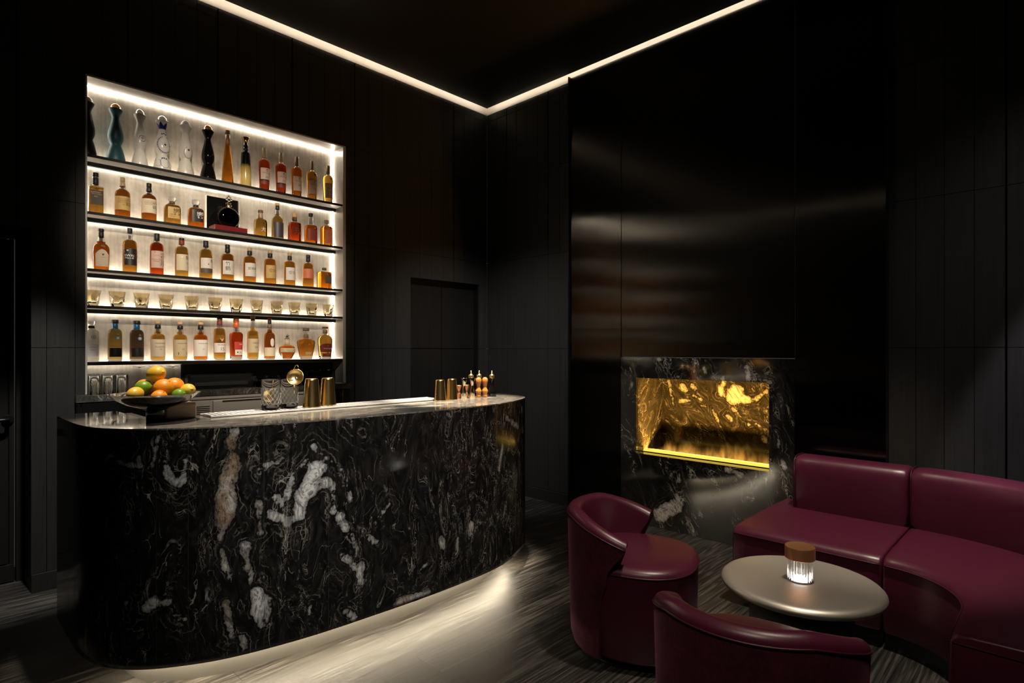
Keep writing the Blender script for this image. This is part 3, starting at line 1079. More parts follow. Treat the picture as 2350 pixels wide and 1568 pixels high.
FX = 4.084
slab('header_slab', 'X', FX, 1.331, 2.688, 1.177, 1.342, .03, 'marblefire', FPF)
slab('side_slab', 'X', FX, 2.544, 2.688, .5665, 1.176, .03, 'marblefire', FPF)
slab('side_slab', 'X', FX, 1.331, 1.493, .5665, 1.176, .03, 'marblefire', FPF)
slab('lower_slab', 'X', FX, 1.331, 2.688, .001, .5655, .03, 'marblefire', FPF)
BX = 4.50
slab('firebox_back', 'X', BX, 1.44, 2.56, .50, 1.22, .02, 'marblebox', FBF)
slab('firebox_side', 'Y', 2.5435, FX + .03, BX, .50, 1.22, .02, 'marblebox', [(4.2, .75, 4.24, 1.1, .03, .1), (4.33, .7, 4.36, 1.0, .015, .1)], off=(7.1, 0))
slab('firebox_side', 'Y', 1.493, FX + .03, BX, .50, 1.22, -.02, 'marblebox', off=(3.3, 0))
slab('firebox_roof', 'Z', 1.176, FX + .03, BX, 1.493, 2.5435, .02, 'marblebox')
slab('firebox_floor', 'Z', .566, FX + .03, 4.185, 1.493, 2.5435, -.02, 'marblefire')
b = MB()
b.box(4.186, 4.1915, 1.494, 2.5425, .53, .5705)
b.build('burner_lip', 'black', fp)
b = MB()
b.box(4.192, 4.206, 1.496, 2.5405, .570, .587)
b.build('burner_bar', 'firebar', fp)
b = MB()
b.box(4.209, 4.262, 1.50, 2.538, .540, .548)
b.build('burner_light', 'fire', fp)
b = MB()
b.box(4.262, 4.268, 1.494, 2.5425, .52, .585)
b.build('burner_shield', 'black', fp)
b = MB()
b.box(4.27, 4.49, 1.494, 2.5425, .515, .520)
b.build('firebox_tray', 'blackgloss', fp)
b = MB()
b.box(4.27, 4.47, 1.52, 2.50, .0, .21)
tag(b.build('fire_flames', 'flame', loc=(0, 0, .525)), 'low amber flames flickering in the stone firebox', 'flames', kind='stuff')

# ================================================================ the bar
ctrl = [(.475, 3.44), (.475, 3.2), (.484, 2.95), (.525, 2.78), (.62, 2.645), (.76, 2.545), (.93, 2.47), (1.2, 2.412), (1.5, 2.385), (1.88, 2.368),
        (2.24, 2.378), (2.45, 2.415), (2.63, 2.485), (2.79, 2.575), (2.89, 2.70), (2.935, 2.83), (2.942, 2.95), (2.92, 3.04), (2.86, 3.11)]
OUT = catmull(ctrl, 10)
ARC = [0.0]
for p, q in zip(OUT[:-1], OUT[1:]):
    ARC.append(ARC[-1] + math.dist(p, q))


def inset(path, d):
    out = []
    for i, p in enumerate(path):
        a, c = path[max(0, i - 1)], path[min(len(path) - 1, i + 1)]
        tx, ty = c[0] - a[0], c[1] - a[1]
        l = math.hypot(tx, ty)
        out.append((p[0] - ty / l * d, p[1] + tx / l * d))
    return out


BZ0, BZ1, BTOP = .14, 1.0835, 1.09
M['marblebar'] = marble('black stone with white patches', .13, (2.7, 1.05, 1), 1.0, (1.9, 2.6))
bar = thing('bar_counter', 'long curved bar counter faced in black stone with white veins, lit along its foot', 'bar counter', (0, 0, 0))
b = MB()
fine = []
fa = []
for i in range(len(OUT) - 1):
    for k in range(2):
        t = k / 2
        fine.append((OUT[i][0] * (1 - t) + OUT[i + 1][0] * t, OUT[i][1] * (1 - t) + OUT[i + 1][1] * t))
        fa.append(ARC[i] * (1 - t) + ARC[i + 1] * t)
fine.append(OUT[-1])
fa.append(ARC[-1])
NZ = 46
uvs = []
for j in range(NZ + 1):
    z = BZ0 + (BZ1 - BZ0) * j / NZ
    for p, s_ in zip(fine, fa):
        b.v.append((p[0], p[1], z))
        uvs.append((s_, z))
W = len(fine)
for j in range(NZ):
    for i in range(W - 1):
        a = j * W + i
        b.f.append((a, a + 1, a + W + 1, a + W))
        b.mi.append(0)
        b.sm.append(True)
inn = inset(fine, .025)
lo = len(b.v)
for z in (BZ0, BZ1):
    for p, s_ in zip(inn, fa):
        b.v.append((p[0], p[1], z))
        uvs.append((s_, z))
for i in range(W - 1):
    b.f.append((i + 1, i, lo + i, lo + i + 1))
    b.f.append((lo + i, lo + W + i, lo + W + i + 1, lo + i + 1))
    b.mi += [0, 0]
    b.sm += [False, True]
b.f.append((0, NZ * W, lo + W, lo))
b.f.append((W - 1, lo + W - 1, lo + 2 * W - 1, NZ * W + W - 1))
b.mi += [0, 0]
b.sm += [False, False]
# fine upright joints between the curved staves
for s_ in [.30, .42, .54, .66, .78, .90, 1.02, 1.30, 1.58, 2.30, 2.62, 2.94, 3.10, 3.24]:
    i = max(k for k in range(len(fa)) if fa[k] <= s_)
    p, q = fine[i], fine[i + 1]
    tx, ty = q[0] - p[0], q[1] - p[1]
    l = math.hypot(tx, ty)
    tx, ty = tx / l, ty / l
    c_ = [(p[0] + tx * s + ty * .0004, p[1] + ty * s - tx * .0004) for s in (-.0007, .0007)]
    b.add([(*c_[0], BZ0), (*c_[1], BZ0), (*c_[1], BZ1), (*c_[0], BZ1)], [(0, 1, 2, 3)], 1)
    uvs += [(s_, 0)] * 4
o = b.build('stone_front', ['marblebar', pmat('stone joint filler', (.03, .028, .025), .5)], bar)
stone_attrs(o, BARF, lambda i, c: uvs[i])
# top slab
back = catmull([(2.86, 3.11), (2.74, 3.145), (2.60, 3.12), (2.50, 3.04), (2.40, 2.985)], 6)[1:]
TOPO = OUT + back + [(1.6, 2.982), (.725, 2.982), (.725, 3.497), (.52, 3.497), (.49, 3.48)]
import bmesh
bm = bmesh.new()
lo_ = [bm.verts.new((x, y, BZ1 + .0005)) for x, y in TOPO]
hi_ = [bm.verts.new((x, y, BTOP)) for x, y in TOPO]
bm.faces.new(lo_[::-1])
bm.faces.new(hi_)
for i in range(len(TOPO)):
    k = (i + 1) % len(TOPO)
    bm.faces.new((lo_[i], lo_[k], hi_[k], hi_[i]))
for axis, v0, v1 in ((0, .5, 2.95), (1, 2.40, 3.48)):
    v = v0
    while v < v1:
        no = (1, 0, 0) if axis == 0 else (0, 1, 0)
        bmesh.ops.bisect_plane(bm, geom=bm.verts[:] + bm.edges[:] + bm.faces[:], plane_co=(v, v, 0), plane_no=no)
        v += .03
M['marblecounter'] = marble('polished veined stone of the bar top', .06, (1.0, 2.6, 1), 1.6, (-9, -8), base=(.095, .088, .075))
me_ = bpy.data.meshes.new('stone_top')
bm.to_mesh(me_)
bm.free()
me_.materials.append(M['marblecounter'])
o = bpy.data.objects.new('stone_top', me_)
col.objects.link(o)
o.parent = bar
stone_attrs(o, [(1.75, 2.62, 2.05, 2.55, .035, .2), (1.95, 2.72, 2.25, 2.66, .022, .1), (2.30, 2.55, 2.55, 2.60, .018, .2), (1.5, 2.5, 1.66, 2.47, .012, .2),
                (.55, 3.0, .60, 2.85, .010, .2), (2.55, 2.72, 2.7, 2.78, .012, .1), (.60, 3.3, .66, 3.1, .006, .2), (.62, 2.78, .80, 2.62, .006, .3), (.95, 2.6, 1.15, 2.52, .010, .5),
                (1.0, 2.75, 1.3, 2.68, .006, .4), (1.28, 2.56, 1.42, 2.60, .008, .3), (1.62, 2.74, 1.85, 2.70, .008, .1), (2.0, 2.46, 2.3, 2.44, .010, .2), (2.32, 2.74, 2.50, 2.68, .010, .2), (2.55, 2.90, 2.78, 2.86, .010, .1),
                (2.70, 3.05, 2.86, 2.98, .014, .2), (2.62, 2.62, 2.78, 2.68, .008, .2), (2.1, 2.58, 2.24, 2.56, .008, .1), (.7, 2.72, .76, 2.66, .01, .2)], lambda i, c: (c.x, c.y))
b = MB()
b.prism(inset(OUT, .03) + inset(back + [(1.6, 2.982), (.725, 2.982), (.725, 3.497), (.52, 3.497)], .03), BZ0 + .002, BZ0 + .012)
b.build('base_board', 'black', bar)
b = MB()
bk = inset([p for p in OUT], .032)
b.prism([(2.84, 3.05), (2.55, 3.06), (2.40, 2.93), (.775, 2.93), (.775, 3.44), (.745, 3.44), (.745, 2.90), (2.42, 2.90), (2.56, 3.03), (2.84, 3.02)], BZ0 + .014, BZ1 - .002)
b.build('back_board', 'black', bar)
kick = inset(OUT, .165)
k0 = [i for i, p in enumerate(kick) if ARC[i] > .35 and ARC[i] < ARC[-1] - .06]
kp = [kick[i] for i in k0]
ki = [inset(OUT, .19)[i] for i in k0]
b = MB()
b.prism(kp + ki[::-1], 0.0, BZ0 + .001, smooth=False)
b.build('plinth', 'kick', bar, sharp=40)
led_o, led_i = inset(OUT, .115), inset(OUT, .145)
li = [i for i in range(len(OUT)) if .50 < ARC[i] < 3.20]
b = MB()
b.prism([led_o[i] for i in li] + [led_i[i] for i in li][::-1], BZ0 - .006, BZ0 + .0015)
b.build('light_strip', 'barled', bar)
# ================================================================ seating group
def superring(r, ex, n):
    out = []
    for i in range(n):
        a = 2 * PI * i / n
        ca, sa = math.cos(a), math.sin(a)
        out.append((r * math.copysign(abs(ca) ** (2 / ex), ca), r * math.copysign(abs(sa) ** (2 / ex), sa)))
    return out


def make_chair(label):
    """tub chair, local: the back at -x, the sitter faces +x"""
    t = thing('tub_chair', label, 'armchair', (0, 0, 0), 'burgundy tub chairs')
    NU = 64

    def lerp(tab, z):
        for (z0, a0), (z1, a1) in zip(tab[:-1], tab[1:]):
            if z <= z1:
                f = max(0, min(1, (z - z0) / (z1 - z0)))
                f = f * f * (3 - 2 * f)
                return a0 + (a1 - a0) * f
        return tab[-1][1]
    TH = [(.03, 73), (.25, 74), (.42, 82), (.55, 98), (.7, 99)]

    def ztop(th):
        d = max(0, abs(th) - 38) / 60
        return .662 - .092 * d ** 1.25
    secs = []
    for i in range(NU + 1):
        u = -1 + 2 * i / NU
        pts = []
        zt = ztop(u * 97)
        ro = lambda z: .290 + .018 * (z / .65)
        for k in range(15):                     # outside, bottom to seam
            z = .035 + (zt - .032 - .035) * k / 14
            r = ro(z)
            if k == 0:
                r -= .012
            pts.append((z, r))
        R_ = ro(zt)
        th = .068
        # rolled rim
        for a in (160, 135, 112, 90, 68, 45, 20, 0):
            pts.append((zt - .032 + .032 * math.sin(rad(a)), R_ - th / 2 - (th / 2) * math.cos(rad(a))))
        for k in range(1, 9):                   # inside, down to below the seat
            z = zt - .032 + (.30 - zt + .032) * k / 8
            pts.append((z, R_ - th - .006 * math.sin(PI * k / 8)))
        # a is measured so that 180 = outside, 0 = inside
        sec = []
        for j, (z, r) in enumerate(pts):
            ang = u * lerp(TH, z)
            a = rad(180 + ang)
            sec.append((r * math.cos(a), r * math.sin(a), z))
        secs.append(sec)
    NO = 15

    def strip(j0, j1, caps):
        b = MB()
        w = j1 - j0
        for sec in secs:
            b.v += sec[j0:j1]
        for i in range(NU):
            for j in range(w - 1):
                a = i * w + j
                b.f.append((a, a + 1, a + w + 1, a + w))
                b.mi.append(0)
                b.sm.append(True)
        return b
    b = strip(0, NO, False)
    # front edges and closed underside
    for i in (0, NU):
        sec = secs[i]
        n = len(sec)
        outer = sec[:NO]
        inner = []
        for (x, y, z) in outer:
            l = math.hypot(x, y)
            f = (l - .066) / l
            inner.append((x * f, y * f, z))
        vs_ = outer + inner
        fs = [(k, k + 1, NO + k + 1, NO + k) for k in range(NO - 1)]
        if i == 0:
            fs = [f[::-1] for f in fs]
        b.add(vs_, fs, 0, True)
    b.build('outer_shell', 'velvet', t)
    b = strip(NO - 1, len(secs[0]), True)
    for i in (0, NU):
        sec = secs[i][NO - 1:]
        k = NO - 1
        f = tuple(range(len(sec)))
        b.add(sec, [f if i else f[::-1]], 0, False)
    b.build('backrest', 'leather', t)
    b = MB()
    b.tube([tuple(np.array(s[NO - 1]) * np.array((1.004, 1.004, 1))) for s in secs], .0032, 8)
    b.build('seam_piping', 'piping', t)
    # seat drum
    b = MB()
    prof = [(.045, .262), (.06, .272), (.25, .276), (.41, .280), (.424, .281)]
    b.lathe([(z, r, 2.5) for z, r in prof], 72, 0, (.018, 0), cb=True, ct=False)
    b.build('seat_base', 'leather', t)
    b = MB()
    prof = [(.424, .281), (.437, .278), (.449, .266), (.457, .240), (.462, .18), (.464, .10), (.465, .0)]
    b.lathe([(z, r, 2.5) for z, r in prof], 72, 0, (.018, 0), cb=False, ct=False)
    b.build('seat', 'leather', t)
    b = MB()
    b.tube([(x + .018, y, .424) for x, y in superring(.2825, 2.5, 72)], .0035, 8, closed=True)
    b.build('seat_piping', 'piping', t)
    b = MB()
    b.lathe([(0, .235), (.012, .238), (.016, .228), (.022, .20), (.046, .20)], 48)
    b.build('swivel_base', 'satin', t)
    return t


ch1 = make_chair('burgundy tub chair between the bar and the fireplace, its seat catching orange firelight')
ch1.location = (2.385, 1.506, 0)
ch1.rotation_euler = (0, 0, math.atan2(-.94, .33))
ch2 = copy_thing(ch1, (1.815, .705, 0), 'burgundy tub chair seen from behind, its plum velvet back towards the viewer', math.atan2(.146, .99))

# ---------------------------------------------------------------- sofa: section swept along a path (n = distance behind the front edge)
XF, YJ, RI = 3.155, .640, .33


def frame(kind, t):
    """front-edge point and outward (backward) normal"""
    if kind == 'straight':
        return (XF, 1.352 + (YJ + .003 - 1.352) * t), (1, 0)
    # corner arc, then a straight run to the open end
    L1 = RI * PI / 2
    cx_, cy_ = XF - RI, YJ - .003
    L2 = cx_ - 2.492
    s_ = t * (L1 + L2)
    if s_ < L1:
        a = s_ / RI
        return (cx_ + RI * math.cos(a), cy_ - RI * math.sin(a)), (math.cos(a), -math.sin(a))
    return (cx_ - (s_ - L1), cy_ - RI), (0, -1)


def sweep(name, sec, kind, t0, t1, nseg, m, parent, soft=.02, sharp=50):
    b = MB()
    cn = sum(p[0] for p in sec) / len(sec)
    cz = sum(p[1] for p in sec) / len(sec)
    lens = {'straight': .71, 'corner': RI * PI / 2 + XF - RI - 2.492}[kind]
    e = soft / lens
    rows = [(t0, soft), (t0 + e * .3, soft * .3), (t0 + e, 0)]
    rows += [(t0 + e + (t1 - t0 - 2 * e) * k / nseg, 0) for k in range(1, nseg)]
    rows += [(t1 - e, 0), (t1 - e * .3, soft * .3), (t1, soft)]
    n = len(sec)
    hn = max(p[0] for p in sec) - min(p[0] for p in sec)
    hz = max(p[1] for p in sec) - min(p[1] for p in sec)
    for t, ins in rows:
        p, q = frame(kind, t)
        fn, fz = 1 - 2 * ins / hn, 1 - 2 * ins / hz
        for sn, sz in sec:
            nn, zz = cn + (sn - cn) * fn, cz + (sz - cz) * fz
            b.v.append((p[0] + q[0] * nn, p[1] + q[1] * nn, zz))
    for i in range(len(rows) - 1):
        for j in range(n):
            k = (j + 1) % n
            b.f.append((i * n + j, i * n + k, (i + 1) * n + k, (i + 1) * n + j))
            b.mi.append(0)
            b.sm.append(True)
    b.f.append(tuple(range(n))[::-1])
    b.f.append(tuple((len(rows) - 1) * n + k for k in range(n)))
    b.mi += [0, 0]
    b.sm += [True, True]
    return b.build(name, m, parent, sharp=sharp)


SEAT = [(.012, .075), (.002, .09), (0, .20), (0, .385), (.006, .405), (.022, .419), (.06, .427), (.20, .432), (.50, .432), (.835, .428), (.845, .42), (.845, .09), (.835, .075)]
BACK = [(.628, .425), (.618, .50), (.617, .64), (.621, .70), (.634, .728), (.655, .742), (.70, .748), (.78, .746), (.825, .735), (.842, .71), (.845, .66), (.845, .425)]
PLINTH = [(.05, 0), (.05, .078), (.82, .078), (.82, 0)]
for kind, lab, t0b, ns in (('straight', 'straight burgundy leather sofa section with a low back beside the fireplace', .165, 10),
                           ('corner', 'curved burgundy leather sofa section turning towards the viewer, nearest the right edge', 0, 40)):
    t = thing('sofa_section', lab, 'sofa', (0, 0, 0), 'sections of the curved sofa')
    sweep('seat', SEAT, kind, 0, 1, ns, 'leather', t, .012)
    sweep('backrest', BACK, kind, t0b, 1 if kind == 'straight' else .98, ns, 'leather', t, .022)
    sweep('plinth', PLINTH, kind, .06 if kind == 'straight' else 0, 1 if kind == 'straight' else .96, ns, 'black', t, .004)
    b = MB()
    pts = []
    for k in range(ns * 2 + 1):
        p, q = frame(kind, .008 + .984 * k / (ns * 2))
        pts.append((p[0] - q[0] * .001, p[1] - q[1] * .001, .392))
    b.tube(pts, .0032, 8)
    b.build('seat_piping', 'piping', t)
    b = MB()
    for tt in ((t0b + .01,) if kind == 'straight' else (.004,)):
        pts = []
        p, q = frame(kind, tt)
        for sn, sz in BACK[:10]:
            pts.append((p[0] + q[0] * sn, p[1] + q[1] * sn, sz))
        tq = (0, 1, 0) if kind == 'straight' else (0, 1, 0)
        b.tube([(x, y + .004 * tq[1], z) for x, y, z in pts], .003, 8)
    b.build('back_piping', 'piping', t)
    if kind == 'corner':
        b = MB()
        p, q = frame(kind, 1)
        b.tube([(p[0] - .001, p[1] + q[1] * n_, .394) for n_ in (.01, .3, .6, .835)], .0032, 8)
        b.build('end_piping', 'piping', t)

# ---------------------------------------------------------------- table and lamp
TX, TY, TZ = 2.53, .80, .46
tb = thing('coffee_table', 'round metal coffee table with a rounded edge on a grey stone drum', 'table', (TX, TY, 0))
b = MB()
R_ = .306
prof = [(.418, R_ - .06), (.420, R_ - .022), (.428, R_ - .006), (.438, R_), (.446, R_ - .002), (.454, R_ - .010), (.4585, R_ - .022), (.46, R_ - .036), (.46, 0)]
b.lathe(prof, 96, ct=False)
b.build('tabletop', 'tabletop', tb)
b = MB()
b.lathe([(.398, .17), (.400, .235), (.418, .25)], 64)
b.build('top_support', 'black', tb)
b = MB()
b.lathe([(0, .198), (.004, .200), (.397, .192), (.398, .19)], 64)
b.build('drum_leg', 'stone', tb)

lp = thing('table_lamp', 'small glowing table lamp of ribbed glass with a copper lid', 'lamp', (2.525, .80, TZ))
b = MB()
nf, R0 = 26, .044
outl, inl = [], []
for i in range(nf * 6):
    a = 2 * PI * i / (nf * 6)
    outl.append(((R0 + .0035 * abs(math.sin(a * nf / 2)) ** .7) * math.cos(a), (R0 + .0035 * abs(math.sin(a * nf / 2)) ** .7) * math.sin(a)))
    inl.append((.0385 * math.cos(a), .0385 * math.sin(a)))
n = len(outl)
z0, z1 = .0055, .0878
b.add([(x, y, z0) for x, y in outl] + [(x, y, z1) for x, y in outl] + [(x, y, z0) for x, y in inl] + [(x, y, z1) for x, y in inl],
      [(i, (i + 1) % n, n + (i + 1) % n, n + i) for i in range(n)] + [(2 * n + (i + 1) % n, 2 * n + i, 3 * n + i, 3 * n + (i + 1) % n) for i in range(n)] +
      [((i + 1) % n, i, 2 * n + i, 2 * n + (i + 1) % n) for i in range(n)] + [(n + i, n + (i + 1) % n, 3 * n + (i + 1) % n, 3 * n + i) for i in range(n)])
b.build('ribbed_glass', 'glass', lp)
b = MB()
b.lathe([(.0, .046), (.0048, .046)], 48)
b.build('lamp_base', 'frosted', lp)
b = MB()
b.lathe([(.0052, .0375), (.0105, .0375), (.012, .035)], 40)
b.build('light_ring', 'lamp', lp)
b = MB()
b.lathe([(.0882, .040), (.0895, .0555), (.091, .057), (.135, .057), (.1385, .0555), (.139, .05), (.139, 0)], 64, ct=False)
b.build('lamp_lid', 'copper', lp, sharp=40)

# ================================================================ things on the bar
ZB = BTOP
rail = thing('drip_rail', 'long ribbed steel drip tray along the inner edge of the bar top', 'drip tray', (0, 0, ZB))
RX0, RX1, RY0, RY1 = .95, 2.30, 2.83, 2.978
b = MB()
b.box(RX0, RX1, RY0, RY1, .0005, .003, 1)
b.box(RX0, RX1, RY0, RY0 + .008, .003, .010)
b.box(RX0, RX1, RY1 - .008, RY1, .003, .010)
b.build('tray', ['railsteel', 'satin'], rail)
b = MB()
x = RX0 + .012
while x < RX1 - .01:
    b.box(x, x + .012, RY0 + .009, RY1 - .009, .003, .0085)
    x += .024
b.build('ribs', 'railsteel', rail)
ZR = ZB + .0102


def lathe_part(name, prof, m, parent, n=36, sharp=40, **kw):
    b = MB()
    b.lathe(prof, n, **kw)
    return b.build(name, m, parent, sharp=sharp)


# fruit bowl
bx, by = .735, 2.86
bw = thing('fruit_bowl', 'wide shallow polished metal bowl on a dark pedestal at the left end of the bar', 'bowl', (bx, by, ZB))
lathe_part('pedestal', [(0, .034), (.004, .036), (.05, .036), (.056, .05)], 'blackgloss', bw)
BR = .172
prof = [(.056, .012), (.060, .06), (.078, .112), (.100, .148), (.122, BR), (.1235, BR + .001), (.1235, BR - .001), (.104, .147), (.083, .110), (.066, .058), (.062, .0)]
lathe_part('dish', prof, 'chrome', bw, 72, 60, cb=False, ct=False)
FR = [('lemon', 'lemon', 'yellow lemon crowning the pile of fruit in the bowl', (.005, .010, .207), .0345, 25),
      ('orange', 'orange', 'large orange at the front middle of the fruit pile', (.018, -.050, .148), .0400, 0),
      ('orange', 'orange', 'pale orange at the right of the pile, behind the large one', (.072, -.004, .150), .0400, 0),
      ('orange', 'orange', 'orange at the back left of the pile, half hidden by the lime', (-.030, .048, .148), .0370, 0),
      ('lime', 'lime', 'green lime at the left of the fruit pile', (-.052, -.020, .150), .0290, 60),
      ('lemon', 'lemon', 'yellow lemon at the far right of the bowl', (.112, -.050, .132), .0300, 10),
      ('lemon', 'lemon', 'yellow lemon low at the left front of the bowl', (-.094, -.078, .129), .0290, 130),
      ('orange', 'orange', 'orange low at the front rim of the bowl, half sunk', (-.012, -.098, .112), .0315, 0),
      ('lime', 'lime', 'small lime low at the right front, mostly hidden by the bowl rim', (.064, -.092, .119), .0250, 30),
      ('lemon', 'lemon', 'lemon at the back of the bowl, under the top of the pile', (.03, .075, .120), .034, 80)]
for nm, m, lab, (dx, dy, dz), r, rz in FR:
    t = thing(nm, lab, nm, (bx + dx, by + dy, ZB + dz), 'fruit in the metal bowl')
    b = MB()
    if nm == 'orange':
        b.ball((0, 0, 0), r, 0, 28, 18, (1, 1, .96))
    else:
        prof = []
        L_ = r * (1.22 if nm == 'lemon' else 1.12)
        for k in range(19):
            a = PI * k / 18
            zz = -L_ * math.cos(a)
            rr = r * math.sin(a) ** .92
            prof.append((zz, rr))
        nub = .16 if nm == 'lemon' else .10
        prof = prof[:-1] + [(L_ * 1.01, r * nub), (L_ * 1.08, r * nub * .8), (L_ * 1.11, 0)]
        b.lathe(prof, 28, cb=False, ct=False)
    o = b.build('peel', m, t)
    if nm != 'orange':
        o.rotation_euler = (rad(78), 0, rad(rz))
    b = MB()
    if nm == 'orange':
        b.lathe([(0, .0028), (.0012, .0025), (.0018, .001)], 10)
        o2 = b.build('stem_scar', 'mint', t, (r * .38, -r * .55, r * .70))
        o2.rotation_euler = (rad(38), rad(22), 0)

# stone block behind the bowl
t = thing('stone_block', 'beige stone block with rounded edges behind the fruit bowl', 'stone block', (.845, 2.935, ZB))
b = MB()
b.box(-.065, .065, -.045, .045, 0, .072)
b.build('block', 'onyx', t, bevel=.010, seg=4)


# mixing glasses
def mixing_glass(label, x, y, H, r):
    t = thing('mixing_glass', label, 'mixing glass', (x, y, ZR), 'mixing glasses on the bar')
    prof = [(0, r * .90), (.004, r * .96), (.012, r * .985), (H * .5, r), (H - .004, r), (H, r * .99), (H, r * .955), (H - .004, r * .945), (.030, r * .92), (.024, r * .86), (.021, 0)]
    b = MB()
    b.lathe(prof, 48, cb=True, ct=False)
    # pouring lip
    for i, v in enumerate(b.v):
        a = math.atan2(v[1], v[0])
        if v[2] > H - .02 and abs(a + .9) < .35:
            f = 1 + .16 * (1 - abs(a + .9) / .35) * (v[2] - H + .02) / .02
            b.v[i] = (v[0] * f, v[1] * f, v[2])
    b.build('glass_wall', 'crystal', t)
    b = MB()
    # cut diamonds: crossing spiral grooves
    for sgn in (1, -1):
        for k in range(14):
            pts = []
            for q in range(13):
                z = H * .16 + H * .56 * q / 12
                a = 2 * PI * k / 14 + sgn * q / 12 * 1.25
                pts.append((r * 1.001 * math.cos(a), r * 1.001 * math.sin(a), z))
            b.tube(pts, .0006, 5)
    b.build('cut_pattern', 'cutline', t)
    return t


mixing_glass('cut crystal mixing glass holding a gold julep strainer, left of its twin', 1.263, 2.915, .152, .0465)
mixing_glass('cut crystal mixing glass with the gold tea strainer resting on it', 1.362, 2.930, .149, .0455)

# julep strainer inside the first glass
t = thing('julep_strainer', 'gold julep strainer standing inside the left mixing glass', 'strainer', (1.263, 2.915, ZR + .030))
b = MB()
vs_, fs = [], []
n, mrings = 28, 6
for j in range(mrings + 1):
    rr = .036 * j / mrings
    for i in range(n):
        a = 2 * PI * i / n
        vs_.append((rr * math.cos(a), .006 - .012 * (1 - (rr / .036) ** 2), rr * .95 * math.sin(a) + .036))
for j in range(mrings):
    for i in range(n):
        k = (i + 1) % n
        fs.append((j * n + i, j * n + k, (j + 1) * n + k, (j + 1) * n + i))
b.add(vs_, fs, 0, True)
o = b.build('strainer_bowl', 'goldrough', t)
sd = o.modifiers.new('thickness', 'SOLIDIFY')
sd.thickness = .0012
o.rotation_euler = (rad(-18), 0, rad(20))
b = MB()
b.tube([(.004, -.002, .066), (.012, .010, .095), (.020, .016, .118)], [.0035, .003, .004], 8)
b.build('strainer_handle', 'gold', t)

# fine strainer leaning on the second glass
t = thing('tea_strainer', 'round gold fine strainer tilted over the right mixing glass', 'strainer', (1.366, 2.866, ZR + .163))
R1 = .0405
b = MB()
vs_, fs = [], []
n, mr = 36, 8
for j in range(mr + 1):
    a1 = rad(78) * j / mr
    for i in range(n):
        a = 2 * PI * i / n
        vs_.append((R1 * math.sin(a1) / math.sin(rad(78)) * math.cos(a), R1 * math.sin(a1) / math.sin(rad(78)) * math.sin(a), -.030 * (math.cos(a1) - math.cos(rad(78)))))
for j in range(mr):
    for i in range(n):
        k = (i + 1) % n
        fs.append((j * n + i, j * n + k, (j + 1) * n + k, (j + 1) * n + i))
b.add(vs_, fs, 0, True)
o = b.build('mesh_bowl', 'goldrough', t)
sd = o.modifiers.new('thickness', 'SOLIDIFY')
sd.thickness = .0008
b = MB()
b.tube([(R1 * math.cos(2 * PI * k / 40), R1 * math.sin(2 * PI * k / 40), 0) for k in range(40)], .0022, 8, closed=True)
o2 = b.build('rim', 'gold', t)
b = MB()
b.tube([(-.012, R1 - .001, 0), (-.008, R1 + .016, .001), (0, R1 + .023, .002), (.008, R1 + .016, .001), (.012, R1 - .001, 0)], .0017, 8)
b.build('hook', 'gold', t)
b = MB()
b.tube([(0, -R1, 0), (.004, -R1 - .02, -.002), (.006, -R1 - .046, -.006)], .0022, 8)
b.build('handle', 'gold', t)
t.rotation_euler = (rad(72), rad(4), rad(-38))


# shaker tins, upside down
def tin(label, x, y, z, H, r0, r1):
    t = thing('shaker_tin', label, 'shaker tin', (x, y, z), 'gold shaker tins on the bar')
    b = MB()
    b.lathe([(0, r0), (.003, r0 + .001), (.006, r0), (H * .93, r1 + .0015), (H - .004, r1), (H - .001, r1 - .003), (H, r1 - .008), (H - .001, 0)], 48, cb=True, ct=False)
    b.build('tin_body', 'gold', t, sharp=50)
    b = MB()
    b.tube([(r0 * math.cos(2 * PI * k / 48), r0 * math.sin(2 * PI * k / 48), .0022) for k in range(48)], .0014, 6, closed=True)
    b.build('rolled_rim', 'gold', t)


tin('tall gold shaker tin upside down, beside the mixing glasses', 1.466, 2.885, ZR, .151, .0455, .0325)
tin('tall gold shaker tin upside down, the one nearer the right cabinet', 1.580, 2.925, ZR, .149, .0440, .0315)
tin('small gold shaker tin upside down, left one of the pair near the jiggers', 2.262, 2.800, ZB, .129, .0365, .0270)
tin('small gold shaker tin upside down, the one next to the jiggers', 2.352, 2.795, ZB, .132, .0360, .0270)


def jigger(label, x, y, H, m, r=.0195, split=.62):
    t = thing('jigger', label, 'jigger', (x, y, ZB), 'jiggers on the bar')
    zw = H * split
    b = MB()
    b.lathe([(0, r), (.001, r + .0006), (zw - .004, .0075), (zw, .0062)], 32, cb=True, ct=False)
    b.build('lower_cup', m, t, sharp=50)
    b = MB()
    b.lathe([(zw, .0062), (zw + .004, .0075), (H - .001, r + .001), (H, r + .0006), (H - .002, r - .001), (zw + .008, .006), (zw + .008, 0)], 32, cb=False, ct=False)
    b.build('upper_cup', m, t, sharp=50)
    b = MB()
    b.tube([(.0068 * math.cos(2 * PI * k / 24), .0068 * math.sin(2 * PI * k / 24), zw) for k in range(24)], .0013, 6, closed=True)
    b.build('collar', 'silver', t)


jigger('tall pale gold jigger, left of its twin beside the small shaker tins', 2.462, 2.805, .130, 'silvergold')
jigger('tall pale gold jigger beside the wooden muddlers', 2.518, 2.790, .131, 'silvergold')
jigger('short copper jigger half hidden behind the left tall jigger', 2.462, 2.855, .082, 'copper', .017, .55)
jigger('short copper jigger half hidden between the two tall jiggers', 2.520, 2.850, .083, 'copper', .017, .55)


